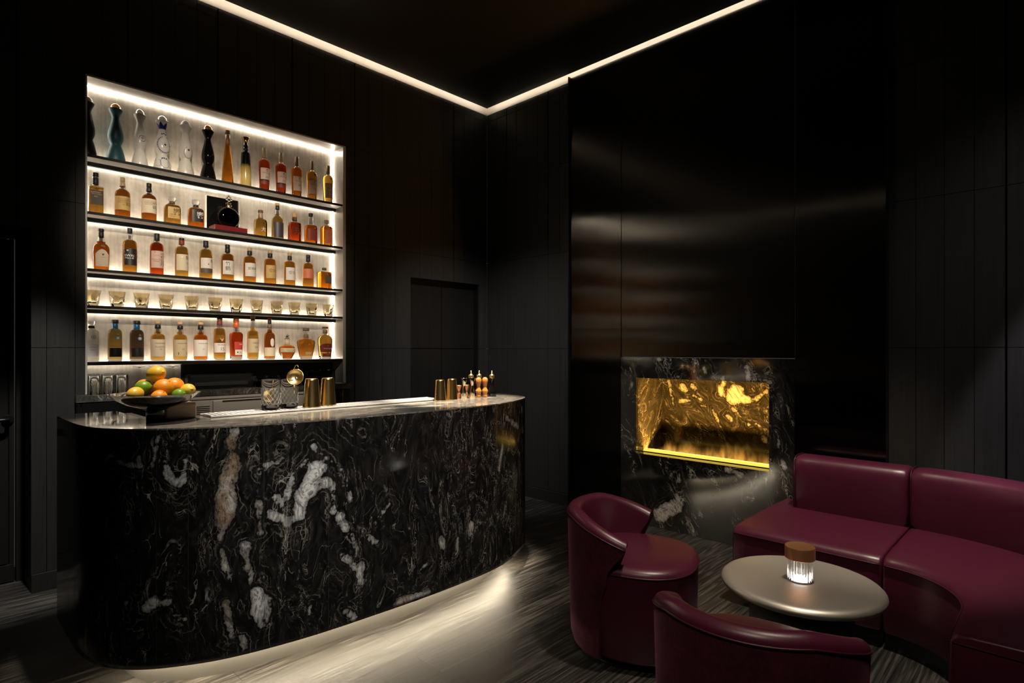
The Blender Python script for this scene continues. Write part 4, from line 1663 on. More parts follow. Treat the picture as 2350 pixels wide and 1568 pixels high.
def muddler(label, x, y):
    t = thing('muddler', label, 'muddler', (x, y, ZB), 'wooden muddlers on the bar')
    lathe_part('turned_wood', [(0, .0145), (.002, .0155), (.012, .0160), (.022, .0150), (.028, .0160), (.034, .0190), (.042, .0200), (.048, .0185), (.056, .0135), (.068, .0115),
                               (.082, .0140), (.098, .0185), (.110, .0198), (.121, .0180), (.129, .0120), (.132, .004), (.1325, 0)], 'orangewood', t, 32, 50, ct=False)
    lathe_part('foot_disc', [(-.0001, .0130), (.0004, .0140)], 'cork', t, 24)


muddler('varnished orange wood muddler, left one of the pair', 2.588, 2.805)
muddler('varnished orange wood muddler, the one next to the black bitters bottle', 2.632, 2.790)


def dasher(label, x, y):
    t = thing('bitters_bottle', label, 'bottle', (x, y, ZB), 'bitters bottles with gold dasher tops')
    lathe_part('bottle_body', [(0, .026), (.003, .029), (.012, .032), (.026, .0335), (.040, .029), (.055, .0205), (.075, .0150), (.118, .0135), (.120, .0150), (.124, .0150)], 'glossblack', t, 36, 60)
    lathe_part('dasher_cap', [(.122, .0172), (.124, .0178), (.140, .0178), (.143, .0165), (.149, .0100), (.153, .0050), (.158, .0042), (.160, .0058), (.162, .0042), (.172, .0030), (.174, 0)], 'goldrough', t, 28, 50, ct=False)


dasher('black bitters bottle with a pointed gold top, standing clear at the end of the row', 2.705, 2.800)
dasher('bitters bottle with a gold top, hidden behind the left muddler', 2.612, 2.905)
dasher('bitters bottle with a gold top, hidden behind the right muddler', 2.668, 2.885)

# ================================================================ glasses on the back counter
ZC = 1.1275


def highball(label, x, y, grp, H=.126, r=.033):
    t = thing('highball_glass', label, 'glass', (x, y, ZC), grp)
    b = MB()
    b.lathe([(0, r), (.001, r + .0003), (H - .006, r - .002), (H - .001, r - .004), (H, r - .008), (H, 0)], 28, cb=False, ct=False)
    b.lathe([(0, r), (.001, r - .0018), (H - .012, r - .0042), (H - .012, 0)], 28, cb=False, ct=False, flip=True)
    b.build('glass_wall', 'dimglass', t)
    b = MB()
    for q in range(20):
        a = 2 * PI * q / 20
        b.tube([((r + .0002) * math.cos(a), (r + .0002) * math.sin(a), H * .12), ((r - .0012) * math.cos(a), (r - .0012) * math.sin(a), H * .72)], .0008, 4)
    b.build('cut_lines', 'dimglass', t)


posn = ['far left', 'second', 'third', 'fourth', 'fifth', 'sixth']
for k in range(3):
    highball(f'upturned cut highball glass at the left of the back counter, {posn[k] if k else "leftmost"} of the front row', .778 + k * .071, 4.325, 'upturned highball glasses at the left')
for k in range(3):
    highball(f'upturned cut highball glass at the left of the back counter, {["first", "second", "third"][k]} of the rear row', .806 + k * .071, 4.425, 'upturned highball glasses at the left')
for k in range(5):
    highball(f'upturned highball glass in the dark right corner behind the shaker tins, {["first", "second", "third", "fourth", "rear"][k]} one', 2.165 + (k % 4) * .068 + (.03 if k == 4 else 0),
             4.33 if k < 4 else 4.415, 'upturned glasses in the dark right corner', .118, .031)


def wine(label, x, y, grp, H=.166):
    t = thing('wine_glass', label, 'glass', (x, y, ZC), grp)
    b = MB()
    hb = .072
    b.lathe([(0, .040), (.001, .0404), (.030, .041), (.055, .030), (hb, .006), (hb + .004, .0038)], 32, cb=False, ct=True)
    b.lathe([(0, .040), (.001, .0390), (.030, .0396), (.054, .0286), (hb - .004, .004), (hb - .004, 0)], 32, cb=False, ct=False, flip=True)
    b.build('bowl', 'dimglass', t)
    b = MB()
    b.lathe([(hb + .002, .0038), (.10, .0028), (H - .014, .0030), (H - .006, .0055), (H - .004, .010)], 16)
    b.build('stem', 'dimglass', t)
    b = MB()
    b.lathe([(H - .004, .008), (H - .0022, .033), (H - .0008, .035), (H, .0345), (H, 0)], 32, ct=False)
    b.build('foot', 'dimglass', t)


for k, (x, y) in enumerate(((1.022, 4.33), (1.042, 4.432), (1.120, 4.33), (1.140, 4.432), (1.218, 4.33), (1.238, 4.432))):
    wine(f'upturned stemmed glass before the pale wall behind the fruit, {["leftmost front", "leftmost rear", "middle front", "middle rear", "right front", "right rear"][k]} one', x, y, 'upturned stemmed glasses before the pale wall')
for k in range(8):
    x = 1.80 + (k // 2) * .088 + (k % 2) * .022
    y = 4.33 if k % 2 == 0 else 4.432
    wine(f'upturned stemmed glass before the dark panel, {["front", "rear"][k % 2]} of the {["first", "second", "third", "fourth"][k // 2]} pair from the appliance', x, y, 'upturned stemmed glasses before the dark panel')
# ================================================================ bottles on the lit shelves
YM = 4.392
GROUPS = ['bottles on the highest shelf', 'bottles on the second shelf', 'bottles on the third shelf', 'amber tumblers on the fourth shelf', 'bottles on the lowest shelf']


def r_at(prof, z):
    for p, q in zip(prof[:-1], prof[1:]):
        if z <= q[0]:
            f = (z - p[0]) / max(q[0] - p[0], 1e-9)
            return p[1] + (q[1] - p[1]) * f, (p[2] if len(p) > 2 else 2.0)
    return prof[-1][1], 2.0


def surf(prof, h, r, dep, x, zf, eps):
    """front (-y) of the body at sideways offset x (metres) and height fraction zf"""
    rr, ex = r_at(prof, zf)
    rr *= r
    q = min(.999, abs(x) / rr)
    return -(dep * rr * (1 - q ** ex) ** (1 / ex)) - eps


def label_mesh(prof, h, r, dep, spec, parent):
    """spec: z0, z1, half-width as a fraction of the radius, paper, texts, optional shape"""
    z0, z1, wf, paper, texts = spec[:5]
    shape = spec[5] if len(spec) > 5 else 'rect'
    xoff = spec[6] if len(spec) > 6 else 0
    b = MB()
    mats = [paper]
    nx, nz = 14, 6
    if shape != 'none':
        for j in range(nz + 1):
            for i in range(nx + 1):
                a = -1 + 2 * i / nx
                zf = z0 + (z1 - z0) * j / nz
                w = wf
                if shape == 'oval':
                    q = 2 * j / nz - 1
                    w = wf * math.sqrt(max(0.0004, 1 - abs(q) ** 2.6))
                if shape == 'arch':
                    top = z1 - (z1 - z0) * .30 * abs(a) ** 2
                    zf = z0 + (top - z0) * j / nz
                rr = r_at(prof, min(zf, z1))[0] * r
                x = a * w * rr + xoff * rr if wf < .93 else math.sin(a * PI / 2 * wf) * rr * .999
                b.v.append((x, surf(prof, h, r, dep, x, zf, .0005), zf * h))
        for j in range(nz):
            for i in range(nx):
                k = j * (nx + 1) + i
                b.f.append((k, k + 1, k + nx + 2, k + nx + 1))
                b.mi.append(0)
                b.sm.append(True)
    for (s, xc, zc, size, ink) in texts:
        if ink not in mats:
            mats.append(ink)
        mi = mats.index(ink)
        if s in ('line', 'box', 'dot', 'ring', 'wreath', 'crown', 'tri', 'seal'):
            rr = r_at(prof, zc)[0] * r
            P = []
            if s == 'line':
                hw = size * rr
                P = [[(-hw, -.0006), (hw, -.0006), (hw, .0006), (-hw, .0006)]]
            elif s == 'box':
                hw, hh = size * rr, .035 * h
                t_ = .0012
                P = [[(-hw, -hh), (hw, -hh), (hw, -hh + t_), (-hw, -hh + t_)], [(-hw, hh - t_), (hw, hh - t_), (hw, hh), (-hw, hh)],
                     [(-hw, -hh), (-hw + t_ * 3, -hh), (-hw + t_ * 3, hh), (-hw, hh)], [(hw - t_ * 3, -hh), (hw, -hh), (hw, hh), (hw - t_ * 3, hh)]]
            elif s == 'dot' or s == 'seal':
                q = size * h
                P = [[(q * math.cos(a * PI / 8), q * math.sin(a * PI / 8)) for a in range(16)]]
            elif s == 'ring':
                q = size * h
                for a in range(24):
                    c0, c1 = 2 * PI * a / 24, 2 * PI * (a + 1) / 24
                    P.append([(q * math.cos(c0), q * math.sin(c0)), (q * math.cos(c1), q * math.sin(c1)), (q * .86 * math.cos(c1), q * .86 * math.sin(c1)), (q * .86 * math.cos(c0), q * .86 * math.sin(c0))])
            elif s == 'wreath':
                q = size * h
                for a in range(26):
                    c0 = PI * (.62 + 1.76 * a / 25)
                    cx_, cz_ = q * math.cos(c0), q * 1.35 * math.sin(c0)
                    w_ = q * .13
                    P.append([(cx_ - w_ * .6, cz_), (cx_, cz_ - w_), (cx_ + w_ * .6, cz_), (cx_, cz_ + w_)])
            elif s == 'tri':
                q = size * h
                P = [[(-q, q * .8), (0, -q), (q, q * .8)]]
            for poly in P:
                vs_ = []
                for px_, pz_ in poly:
                    x = xc * rr + px_
                    zf = zc + pz_ / h
                    vs_.append((x, surf(prof, h, r, dep, x, zf, .0011), zf * h))
                b.add(vs_, [tuple(range(len(vs_)))], mi)
            continue
        tv, tf = TXT[s]
        rr = r_at(prof, zc)[0] * r
        sz = size * h
        wd = max(v[0] for v in tv) - min(v[0] for v in tv)
        room = (min(wf, .94) - abs(xc) * .55) * 1.72 * rr
        if len(s) > 1:
            sz = min(sz, room / wd)
        vs_ = []
        for x_, y_ in tv:
            x = xc * rr + x_ * sz
            zf = zc + y_ * sz / h
            vs_.append((x, surf(prof, h, r, dep, x, zf, .0010), zf * h))
        b.add(vs_, tf, mi)
    if b.f:
        return b.build('label', mats, parent)


def bottle(sh, x0, x1, yt, yb, label, prof, liq, fill, caps=(), labels=(), dep=1.0, ex_n=40, name='bottle', base=0, body=None, glass='glass', y=None):
    yy = y or YM
    X, t_, cf = at_wall((x0 + x1) / 2, yy)
    h = (yb - yt) * t_ / FPX
    r = (x1 - x0) / 2 * t_ / FPX * cf
    t = thing(name, label, 'bottle', (X, yy, SHELF[sh] + .0004), GROUPS[sh])
    P = lambda z: (z * h, r_at(prof, z)[0] * r, r_at(prof, z)[1], dep if r_at(prof, z)[1] > 2.01 or z < .62 else (dep + (1 - dep) * min(1, (z - .62) / .12)))
    if body:
        b = MB()
        b.lathe([(p[0] * h, p[1] * r, p[2] if len(p) > 2 else 2.0, dep) for p in prof], ex_n)
        b.build('body', body, t, sharp=55)
    else:
        zs = [p[0] for p in prof]
        if base:
            b = MB()
            b.lathe([P(z) for z in (0, base * .5, base - .002)], ex_n)
            b.build('thick_base', glass, t, sharp=40)
        low = [z for z in zs if base <= z < fill - .004]
        if not low or low[0] > base:
            low = [base] + low
        pl = [P(z) for z in low] + [P(fill - .002)]
        pl = [(q[0], q[1] - .0006, q[2], q[3]) for q in pl]
        if not base:
            pl = [(pl[0][0] + .0, pl[0][1] * .93, pl[0][2], pl[0][3]), (pl[0][0] + .0025, pl[0][1], pl[0][2], pl[0][3])] + pl[1:]
        b = MB()
        b.lathe(pl, ex_n)
        b.build('liquid', liq, t, sharp=50)
        hi = [P(fill)] + [P(z) for z in zs if z > fill + .004]
        if len(hi) > 1:
            b = MB()
            b.lathe(hi, ex_n, cb=False, ct=False)
            inn = [(q[0], max(q[1] - .0022, .001), q[2], q[3]) for q in hi]
            b.lathe(inn, ex_n, cb=False, ct=False, flip=True)
            n = ex_n
            b.lathe([hi[-1], inn[-1]], ex_n, cb=False, ct=False)
            b.lathe([inn[0], hi[0]], ex_n, cb=False, ct=False)
            b.build('glass_neck', glass, t, sharp=50)
    for c in caps:
        z0, z1, r0, r1, m, nm = c[:6]
        b = MB()
        if nm == 'dome_stopper':
            pr = [(0, r0), (.06, r0 * 1.0), (.10, r0 * .93), (.35, r0 * .84), (.62, r0 * .66), (.84, r0 * .40), (.96, r0 * .16), (1, 0)]
            b.lathe([((z0 + (z1 - z0) * a) * h, q * r) for a, q in pr], 32, ct=False)
        elif nm == 'glass_stopper':
            pr = [(0, r0 * .7), (.12, r0 * .8), (.35, r0 * .98), (.8, r0), (.93, r0 * .97), (1, r0 * .85)]
            b.lathe([((z0 + (z1 - z0) * a) * h, q * r) for a, q in pr], 10)
        elif nm == 'round_stopper':
            pr = [(0, r0 * .9), (.1, r0), (.25, r0 * .88), (.4, r0 * .98), (.65, r0 * .92), (.88, r0 * .55), (1, 0)]
            b.lathe([((z0 + (z1 - z0) * a) * h, q * r) for a, q in pr], 28, ct=False)
        elif nm == 'cup_stopper':
            pr = [(0, r0 * .55), (.1, r0 * .72), (.25, r0 * .78), (.4, r0 * .74), (.6, r0 * .92), (.95, r0 * 1.05), (1, r0 * 1.0)]
            b.lathe([((z0 + (z1 - z0) * a) * h, q * r) for a, q in pr], 28)
        else:
            e_ = min(.0015, (z1 - z0) * h * .2)
            b.lathe([(z0 * h, r0 * r - e_ * .5), (z0 * h + e_, r0 * r), (z1 * h - e_, r1 * r), (z1 * h, r1 * r - e_)], 28)
        b.build(nm, m, t, sharp=45)
    for sp in labels:
        label_mesh(prof, h, r, dep, sp, t)
    return t, h, r, X


AZ = [(0, .97), (.015, 1), (.06, .975), (.12, .89), (.18, .79), (.23, .69), (.265, .59), (.288, .545), (.305, .575), (.34, .70), (.385, .785), (.44, .80), (.50, .755), (.58, .63), (.66, .49), (.72, .405),
      (.745, .38), (.77, .395), (.81, .50), (.855, .66), (.885, .735), (.893, .735), (.897, .70)]


def azul(x0, x1, yt, yb, lab, body, cap, labels=()):
    return bottle(0, x0, x1, yt, yb, lab, AZ, None, 0, [(.897, 1.0, .66, .66, cap, 'dome_stopper')], labels, body=body, name='ceramic_bottle')


azul(179, 223, 213, 352, 'matte black curvy ceramic bottle, cut off by the left frame of the niche', 'ceramicblack', 'browncap')
azul(241.6, 288.8, 230, 365, 'teal blue curvy ceramic bottle with a dome stopper', 'ceramicteal', 'copperball', [(.06, .2, .6, 'ceramicteal', [('ring', .1, .44, .028, 'inkbrown')], 'none')])
azul(301.4, 340.5, 246, 379, 'frosted white curvy bottle with a black cross in a ring', 'frosted', 'silver',
     [(.3, .5, .6, 'frosted', [('ring', .18, .475, .052, 'silver'), ('+', .18, .478, .11, 'ink'), ('line', .1, .085, .85, 'inkbrown'), ('line', .1, .125, .7, 'inkbrown')], 'none')])
T4, h4, r4, X4 = azul(351, 393.5, 261, 389, 'white curvy bottle painted with blue leaves and a dark blue crown', 'ceramicwhite', 'silver',
     [(.3, .5, .6, 'ceramicwhite', [('wreath', .12, .46, .105, 'inkblue'), ('ring', .16, .455, .048, 'papertan'), ('*', .16, .440, .10, 'ink'), ('dot', .16, .455, .016, 'ink'), ('wreath', .1, .13, .07, 'inkblue'), ('wreath', -.72, .12, .045, 'inkblue'),
                                    ('wreath', .80, .12, .045, 'inkblue'), ('dot', .05, .215, .012, 'inkblue'), ('dot', .35, .21, .012, 'inkblue'), ('dot', -.25, .21, .012, 'inkblue'),
                                    ('dot', .1, .66, .012, 'inkblue'), ('dot', .45, .645, .012, 'inkblue'), ('dot', -.3, .65, .012, 'inkblue')], 'none')])
# painted crown round the neck
b = MB()
n = 48
vs_ = []
for i in range(n):
    a = 2 * PI * i / n
    tri = abs((i % 8) / 4 - 1)
    zt = .80 + .062 * tri
    for z in (.745, (.745 + zt) / 2, zt):
        rr = r_at(AZ, z)[0] * r4 + .0006
        vs_.append((rr * math.cos(a), rr * math.sin(a), z * h4))
fs = []
for i in range(n):
    k = (i + 1) % n
    for j in range(2):
        fs.append((i * 3 + j, k * 3 + j, k * 3 + j + 1, i * 3 + j + 1))
b.add(vs_, fs, 0, True)
b.build('painted_crown', 'inkblue', T4)
azul(405.6, 446, 274, 402, 'pale grey white curvy bottle with an embossed skirt', 'ceramicgrey', 'ceramicgrey',
     [(.3, .5, .6, 'ceramicgrey', [('*', .18, .43, .09, 'ink'), ('dot', .18, .445, .018, 'inkbrown'), ('wreath', .15, .40, .07, 'inkbrown'), ('ring', .2, .12, .05, 'papertan')], 'none')])
azul(458, 496.5, 288, 415, 'glossy black curvy bottle, sixth along the highest shelf', 'glossblack', 'copperball')
bottle(0, 508, 536.6, 294, 419.5, 'slim tapering amber tequila bottle with a round brown stopper',
       [(0, .95), (.012, 1), (.25, .88), (.5, .68), (.66, .48), (.72, .42), (.78, .38), (.91, .35), (.915, .46), (.935, .46)], 'amber', .90,
       [(.935, 1.0, .50, .5, 'browncap', 'round_stopper'), (.725, .90, .425, .37, 'browncap', 'neck_sleeve')], [(.03, .07, .8, 'papertan', [('line', .2, .17, 0.32, 'ink')], 'none')])
bottle(0, 550.5, 577, 313, 428.5, 'tall black bottle fading to straw yellow at the foot, with a gold cup stopper',
       [(0, .97), (.012, 1), (.3, .96), (.66, .80), (.69, .74), (.70, .46), (.725, .46), (.735, .40), (.75, .46), (.79, .48), (.80, .40), (.815, .46), (.85, .47), (.86, .36), (.90, .36)], None, 0,
       [(.895, 1.0, .66, .66, 'gold', 'cup_stopper')], [], body='fade')
MAC = [(0, .80), (.012, .83), (.3, .90), (.55, .985), (.62, 1.0), (.665, .97), (.70, .86), (.73, .66), (.755, .46), (.775, .36), (.80, .335), (.97, .33)]
ml = [('red', '30', 1, 'first'), ('red', '25', 1, 'second'), ('deep', '18', 0, 'third'), ('amber', '15', 0, 'fourth'), ('gold_l', '12', 0, 'last')]
mx = [(593, 620, 338, 437), (631.5, 658, 347.5, 443.5), (667.5, 694, 356, 450), (703.5, 728.5, 365.5, 456.5), (740.5, 765, 374.5, 462)]
lookm = ['dark red whisky bottle with a banded label, first of the five tan capped ones', 'dark red whisky bottle with a banded label, second of the five tan capped ones',
         'orange brown whisky bottle with a tall cream label and a tan cap', 'golden whisky bottle with a dark triangle on its shoulder', 'palest golden whisky bottle at the right end of the highest shelf']
for (liq, num, band, _), (x0, x1, yt, yb), lab in zip(ml, mx, lookm):
    if band:
        L_ = [(.26, .52, .90, 'paperpink', [('MACALLAN', .12, .405, .062, 'ink'), ('THE', .12, .445, .03, 'ink'), ('dot', .12, .483, .014, 'ink'), (num, .12, .31, .06, 'inkbrown')]),
              (.145, .225, .90, 'papermaroon', []), (.228, .255, .99, 'ink', [])]
    else:
        L_ = [(.15, .50, .90, 'paperpink', [('MACALLAN', .12, .385, .062, 'ink'), ('THE', .12, .425, .03, 'ink'), ('dot', .12, .463, .014, 'ink'), (num, .12, .285, .07, 'inkbrown')]),
              (.500, .512, .92, 'inkbrown', []), (.138, .150, .92, 'inkbrown', [('tri', .1, .63, .038, 'ink' if num == '15' else 'inkbrown')] if num in ('15', '12') else [])]
    bottle(0, x0, x1, yt, yb, lab, MAC, liq, .725, [(.775, 1.0, .375, .375, 'tancap', 'capsule')], L_, ex_n=44)

# ---- second shelf
SQ = [(0, .96, 7), (.015, 1, 7), (.62, 1, 7), (.645, .99, 7), (.662, .93, 7), (.668, .44, 2), (.69, .40, 2), (.93, .40, 2)]
bottle(1, 202.4, 236.8, 390, 485, 'square amber whisky bottle with a dark taupe label and a navy neck sleeve', SQ, 'gold_l', .64,
       [(.90, 1.0, .42, .42, 'black', 'stopper'), (.71, .875, .415, .415, 'papernavy', 'neck_sleeve'), (.875, .90, .44, .44, 'silver', 'neck_ring')],
       [(.21, .56, .86, 'papergrey', [('SUNTORY', -.15, .505, .045, 'inkgold'), ('WORLD WHISKY', .02, .462, .047, 'inkgold'), ('AO', -.15, .405, .05, 'inkgold')])], dep=.9, ex_n=56)
YAMA = [(0, .95), (.012, 1), (.56, 1), (.61, .965), (.65, .87), (.68, .72), (.70, .56), (.715, .42), (.73, .40), (.755, .44), (.78, .40), (.83, .30), (.97, .28)]
bottle(1, 262.7, 299.7, 404.5, 497, 'brown whisky bottle with a gold tan capsule and an ochre label', YAMA, 'brown', .70,
       [(.77, .90, .40, .31, 'tancap', 'capsule'), (.90, 1.0, .34, .34, 'tancap', 'cap')],
       [(.175, .51, .93, 'papergold', [('山', .55, .435, .095, 'ink'), ('崎', .55, .32, .11, 'ink'), ('SUNTORY', -.15, .44, .04, 'inkbrown'), ('YAMAZAKI', -.12, .40, .042, 'inkbrown'), ('SINGLE MALT', -.12, .36, .036, 'inkbrown'), ('12', -.1, .305, .055, 'ink')])], ex_n=48)
bottle(1, 324, 360, 417, 505, 'brown whisky bottle with a black capsule and a cream label', YAMA, 'brown', .72,
       [(.78, .90, .39, .31, 'black', 'capsule'), (.90, 1.0, .34, .34, 'black', 'cap')],
       [(.20, .57, .93, 'paper', [('山', .58, .47, .095, 'ink'), ('崎', .55, .35, .11, 'ink'), ('SUNTORY', -.15, .50, .04, 'inkbrown'), ('YAMAZAKI', -.12, .46, .046, 'inkbrown'), ('SINGLE MALT', -.1, .42, .034, 'inkbrown')])], ex_n=48)
DEC = [(0, .93, 3.2), (.02, .98, 3.2), (.5, 1, 3.2), (.60, .98, 3.2), (.66, .90, 3), (.70, .72, 2.6), (.725, .40, 2), (.75, .30, 2), (.83, .28, 2)]
HB = [(.47, .50, .02, 'inkwhite', [], 'none')]
bottle(1, 375.5, 415, 446, 511, 'faceted golden decanter with a glass stopper and a pale label', DEC, 'gold_l', .68,
       [(.82, 1.0, .50, .5, 'glass', 'glass_stopper'), (.745, .82, .33, .33, 'inkbrown', 'neck_sleeve')],
       [(.20, .60, .72, 'papergold', [('響', .35, .42, .26, 'ink'), ('HIBIKI', -.25, .33, .05, 'inkbrown'), ('SUNTORY', -.2, .27, .04, 'inkbrown')])], dep=.82, ex_n=24)
bottle(1, 430.6, 468.5, 455.5, 520, 'faceted orange decanter with a glass stopper and a black label', DEC, 'deep', .68,
       [(.82, 1.0, .50, .5, 'glass', 'glass_stopper'), (.745, .82, .33, .33, 'black', 'neck_sleeve')],
       [(.20, .62, .72, 'paperblack', [('響', .3, .42, .25, 'inkwhite')])], dep=.82, ex_n=24)

# the decanter in its opened case
DX, DT, DC = at_wall(523, 4.385)
cs = thing('decanter_stand', 'low dark red box that the round cognac decanter stands on', 'stand', (DX, 4.380, SHELF[1] + .0004))
b = MB()
b.box(-.112, .112, -.062, .055, 0, .034)
b.build('box_body', 'redbox', cs, bevel=.002)
cs = thing('decanter_case', 'upright black panel with pale edges standing behind the round cognac decanter', 'case', (DX, 4.392, SHELF[1] + .0004))
b = MB()
b.box(-.125, .100, .060, .068, .0, .258)
b.build('back_panel', 'blackgloss', cs, bevel=.001)
b = MB()
b.box(-.125, .100, .0685, .0745, .0, .258)
b.build('back_lining', 'redbox', cs)
b = MB()
b.box(-.1275, -.1252, .045, .0745, .0, .260)
b.build('side_pane', 'frosted', cs)
b = MB()
b.box(.1002, .1025, .045, .0745, .0, .260)
b.build('side_pane', 'frosted', cs)
dc = thing('cognac_decanter', 'round dark cognac decanter with a crystal fleur stopper on the red case base', 'bottle', (DX + .003, 4.375, SHELF[1] + .0346), 'bottles on the second shelf')
b = MB()
RD = .073
b.ball((0, 0, RD * .985), RD, 0, 40, 28, (1, .42, 1))
b.build('flask', 'cognac', dc)
b = MB()
for k in range(30):
    a = rad(-60 + 300 * k / 29)
    if abs(math.degrees(a) - 90) < 14:
        continue
    b.ball((math.cos(a) * (RD + .0022), 0, RD * .985 + math.sin(a) * (RD + .0022)), .0042, 0, 8, 6)
b.build('beaded_edge', 'glass', dc)
lathe_part('gold_collar', [(.141, .0125), (.146, .0115), (.170, .0115), (.174, .0135), (.178, .0125)], 'gold', dc, 28)
b = MB()
b.lathe([(.178, .007), (.186, .006)], 16)
for (x_, z_, r_) in ((0, .196, .011), (-.016, .203, .0085), (.016, .203, .0085), (0, .216, .0115), (-.011, .212, .007), (.011, .212, .007), (0, .229, .0075)):
    b.ball((x_, 0, z_), r_, 0, 14, 10, (1, .75, 1))
b.build('crystal_stopper', 'glass', dc)
for sx in (-1, 1):
    b = MB()
    b.tube([(sx * .014, 0, .142), (sx * .0185, 0, .160), (sx * .0185, 0, .176)], [.0018, .0018, .003], 8)
    b.build('neck_spur', 'silver', dc)
b = MB()
b.lathe([(-.0012, .026), (.006, .030), (.010, .018)], 24, ex=2, dep=.6)
b.build('foot', 'glass', dc)

RSQ = [(0, .94, 4), (.02, 1, 4), (.50, 1, 4), (.58, .97, 4), (.635, .86, 3.5), (.67, .62, 3), (.69, .38, 2), (.90, .34, 2)]
bottle(1, 583, 612.6, 480.5, 542.5, 'rounded square golden whisky bottle with a tan wrapped neck, right of the decanter case', RSQ, 'gold_l', .67,
       [(.70, .90, .36, .35, 'tancap', 'neck_sleeve'), (.90, 1.0, .40, .40, 'inkbrown', 'stopper')], [(.05, .5, .5, 'paper', [('大', .2, .27, .18, 'inkwhite'), ('dot', .2, .50, .02, 'ink')], 'none')], dep=.75, ex_n=48)
TALL = [(0, .95), (.012, 1), (.50, 1), (.55, .95), (.59, .80), (.62, .56), (.645, .47), (.68, .50), (.70, .42), (.78, .34), (.95, .30)]
bottle(1, 622.6, 650.9, 465, 548.5, 'tall golden whisky bottle with a slate label and a clear neck', TALL, 'pale', .685,
       [(.82, .93, .36, .34, 'black', 'capsule'), (.93, 1.0, .33, .33, 'cork', 'stopper')], [(.04, .455, .84, 'paperplum', [('line', .1, .27, 0.45, 'inkwhite'), ('line', .1, .2, .5, 'inkwhite')])], ex_n=44)
bottle(1, 662, 690, 488.5, 554, 'squat red orange whisky bottle with bold black brushwork', [(0, .95, 5), (.015, 1, 5), (.58, 1, 5), (.64, .96, 5), (.69, .74, 4), (.715, .42, 2), (.88, .38, 2)], 'red', .66,
       [(.74, .86, .40, .40, 'inkbrown', 'neck_sleeve'), (.86, 1.0, .44, .44, 'cork', 'stopper')], [(.12, .55, .85, 'papercoral', [('暁', .12, .36, .34, 'ink'), ('line', .05, .14, 0.45, 'ink')], 'none')], dep=.85, ex_n=48)
bottle(1, 699.6, 727, 488.5, 559, 'orange whisky bottle with a maroon label and a tall clear neck', [(0, .95, 3.5), (.015, 1, 3.5), (.52, 1, 3.5), (.58, .95, 3.5), (.615, .75, 3), (.64, .48, 2), (.76, .38, 2), (.80, .44, 2), (.84, .36, 2), (.92, .34, 2)], 'deep', .60,
       [(.90, 1.0, .40, .40, 'black', 'cap')], [(.10, .47, .86, 'papermaroon', [('ring', .1, .30, .05, 'inkbrown')])], dep=.9, ex_n=48)
bottle(1, 737, 761.6, 504, 564, 'small square orange bottle with a mottled label, last on the second shelf', [(0, .95, 6), (.015, 1, 6), (.66, 1, 6), (.72, .95, 6), (.77, .60, 4), (.79, .38, 2), (.88, .34, 2)], 'deep', .76,
       [(.87, 1.0, .42, .42, 'tancap', 'stopper')], [(.10, .60, .74, 'papercoral', [('ring', .1, .45, .05, 'inkbrown'), ('ring', .1, .22, .05, 'inkbrown')])], dep=.9, ex_n=48)

# ---- third shelf
bottle(2, 212.4, 251.8, 523, 618.5, 'amber flask shaped whisky bottle with an arched cream label and a black stopper',
       [(0, .88, 3), (.02, .93, 3), (.3, .98, 3), (.50, 1, 3), (.56, .95, 3), (.61, .80, 2.6), (.645, .58, 2), (.66, .50, 2), (.685, .54, 2), (.70, .46, 2), (.76, .38, 2), (.80, .34, 2), (.95, .30, 2)], 'deep', .69,
       [(.79, .93, .34, .33, 'black', 'capsule'), (.935, 1.0, .36, .36, 'black', 'stopper')],
       [(.09, .50, .80, 'paper', [('line', .1, .27, .72, 'papermaroon'), ('line', .1, .262, .72, 'papermaroon'), ('line', .1, .278, .72, 'papermaroon'), ('line', .1, .31, 0.32, 'ink'), ('tri', .1, .37, .03, 'inkbrown'), ('line', .1, .12, 0.45, 'inkbrown')], 'arch'),
        (.555, .605, .32, 'paperolive', [], 'oval', .1)], dep=.72, ex_n=48)
ROUND = [(0, .95), (.012, 1), (.60, 1), (.655, .97), (.695, .88), (.722, .72), (.735, .50), (.742, .40), (.80, .36), (.84, .42), (.86, .36), (.97, .30)]
bottle(2, 280.8, 315, 522.5, 625, 'whisky bottle with a clear neck and a black label reading white capitals', ROUND, 'amber', .733,
       [(.885, 1.0, .36, .35, 'black', 'cap')], [(.16, .53, .86, 'paperblack', [('IWAI', -.22, .37, .078, 'inkwhite'), ('Mars 45', -.22, .315, .05, 'inkwhite'), ('seal', -.5, .485, .018, 'inkgold'), ('岩', .82, .46, .08, 'paperred'), ('井', .82, .36, .08, 'paperred'), ('line', -.1, .19, .7, 'inkgold')])], ex_n=48)
WIDE = [(0, .95), (.012, 1), (.66, 1), (.705, .97), (.74, .88), (.765, .74), (.778, .50), (.785, .42), (.82, .36), (.97, .34)]
bottle(2, 343.6, 376, 536, 631, 'dark red whisky bottle with a pink label and bold brush letters', WIDE, 'red', .775,
       [(.83, 1.0, .42, .42, 'black', 'cap')], [(.16, .57, .92, 'paperpink', [('岩', .70, .45, .13, 'ink'), ('井', .66, .27, .13, 'ink'), ('IWAI', -.2, .45, .06, 'papercoral'), ('Wine Cask', -.15, .36, .05, 'papermaroon'), ('Finish', -.25, .315, .05, 'papermaroon'), ('seal', -.5, .535, .016, 'papercoral')])], ex_n=48)
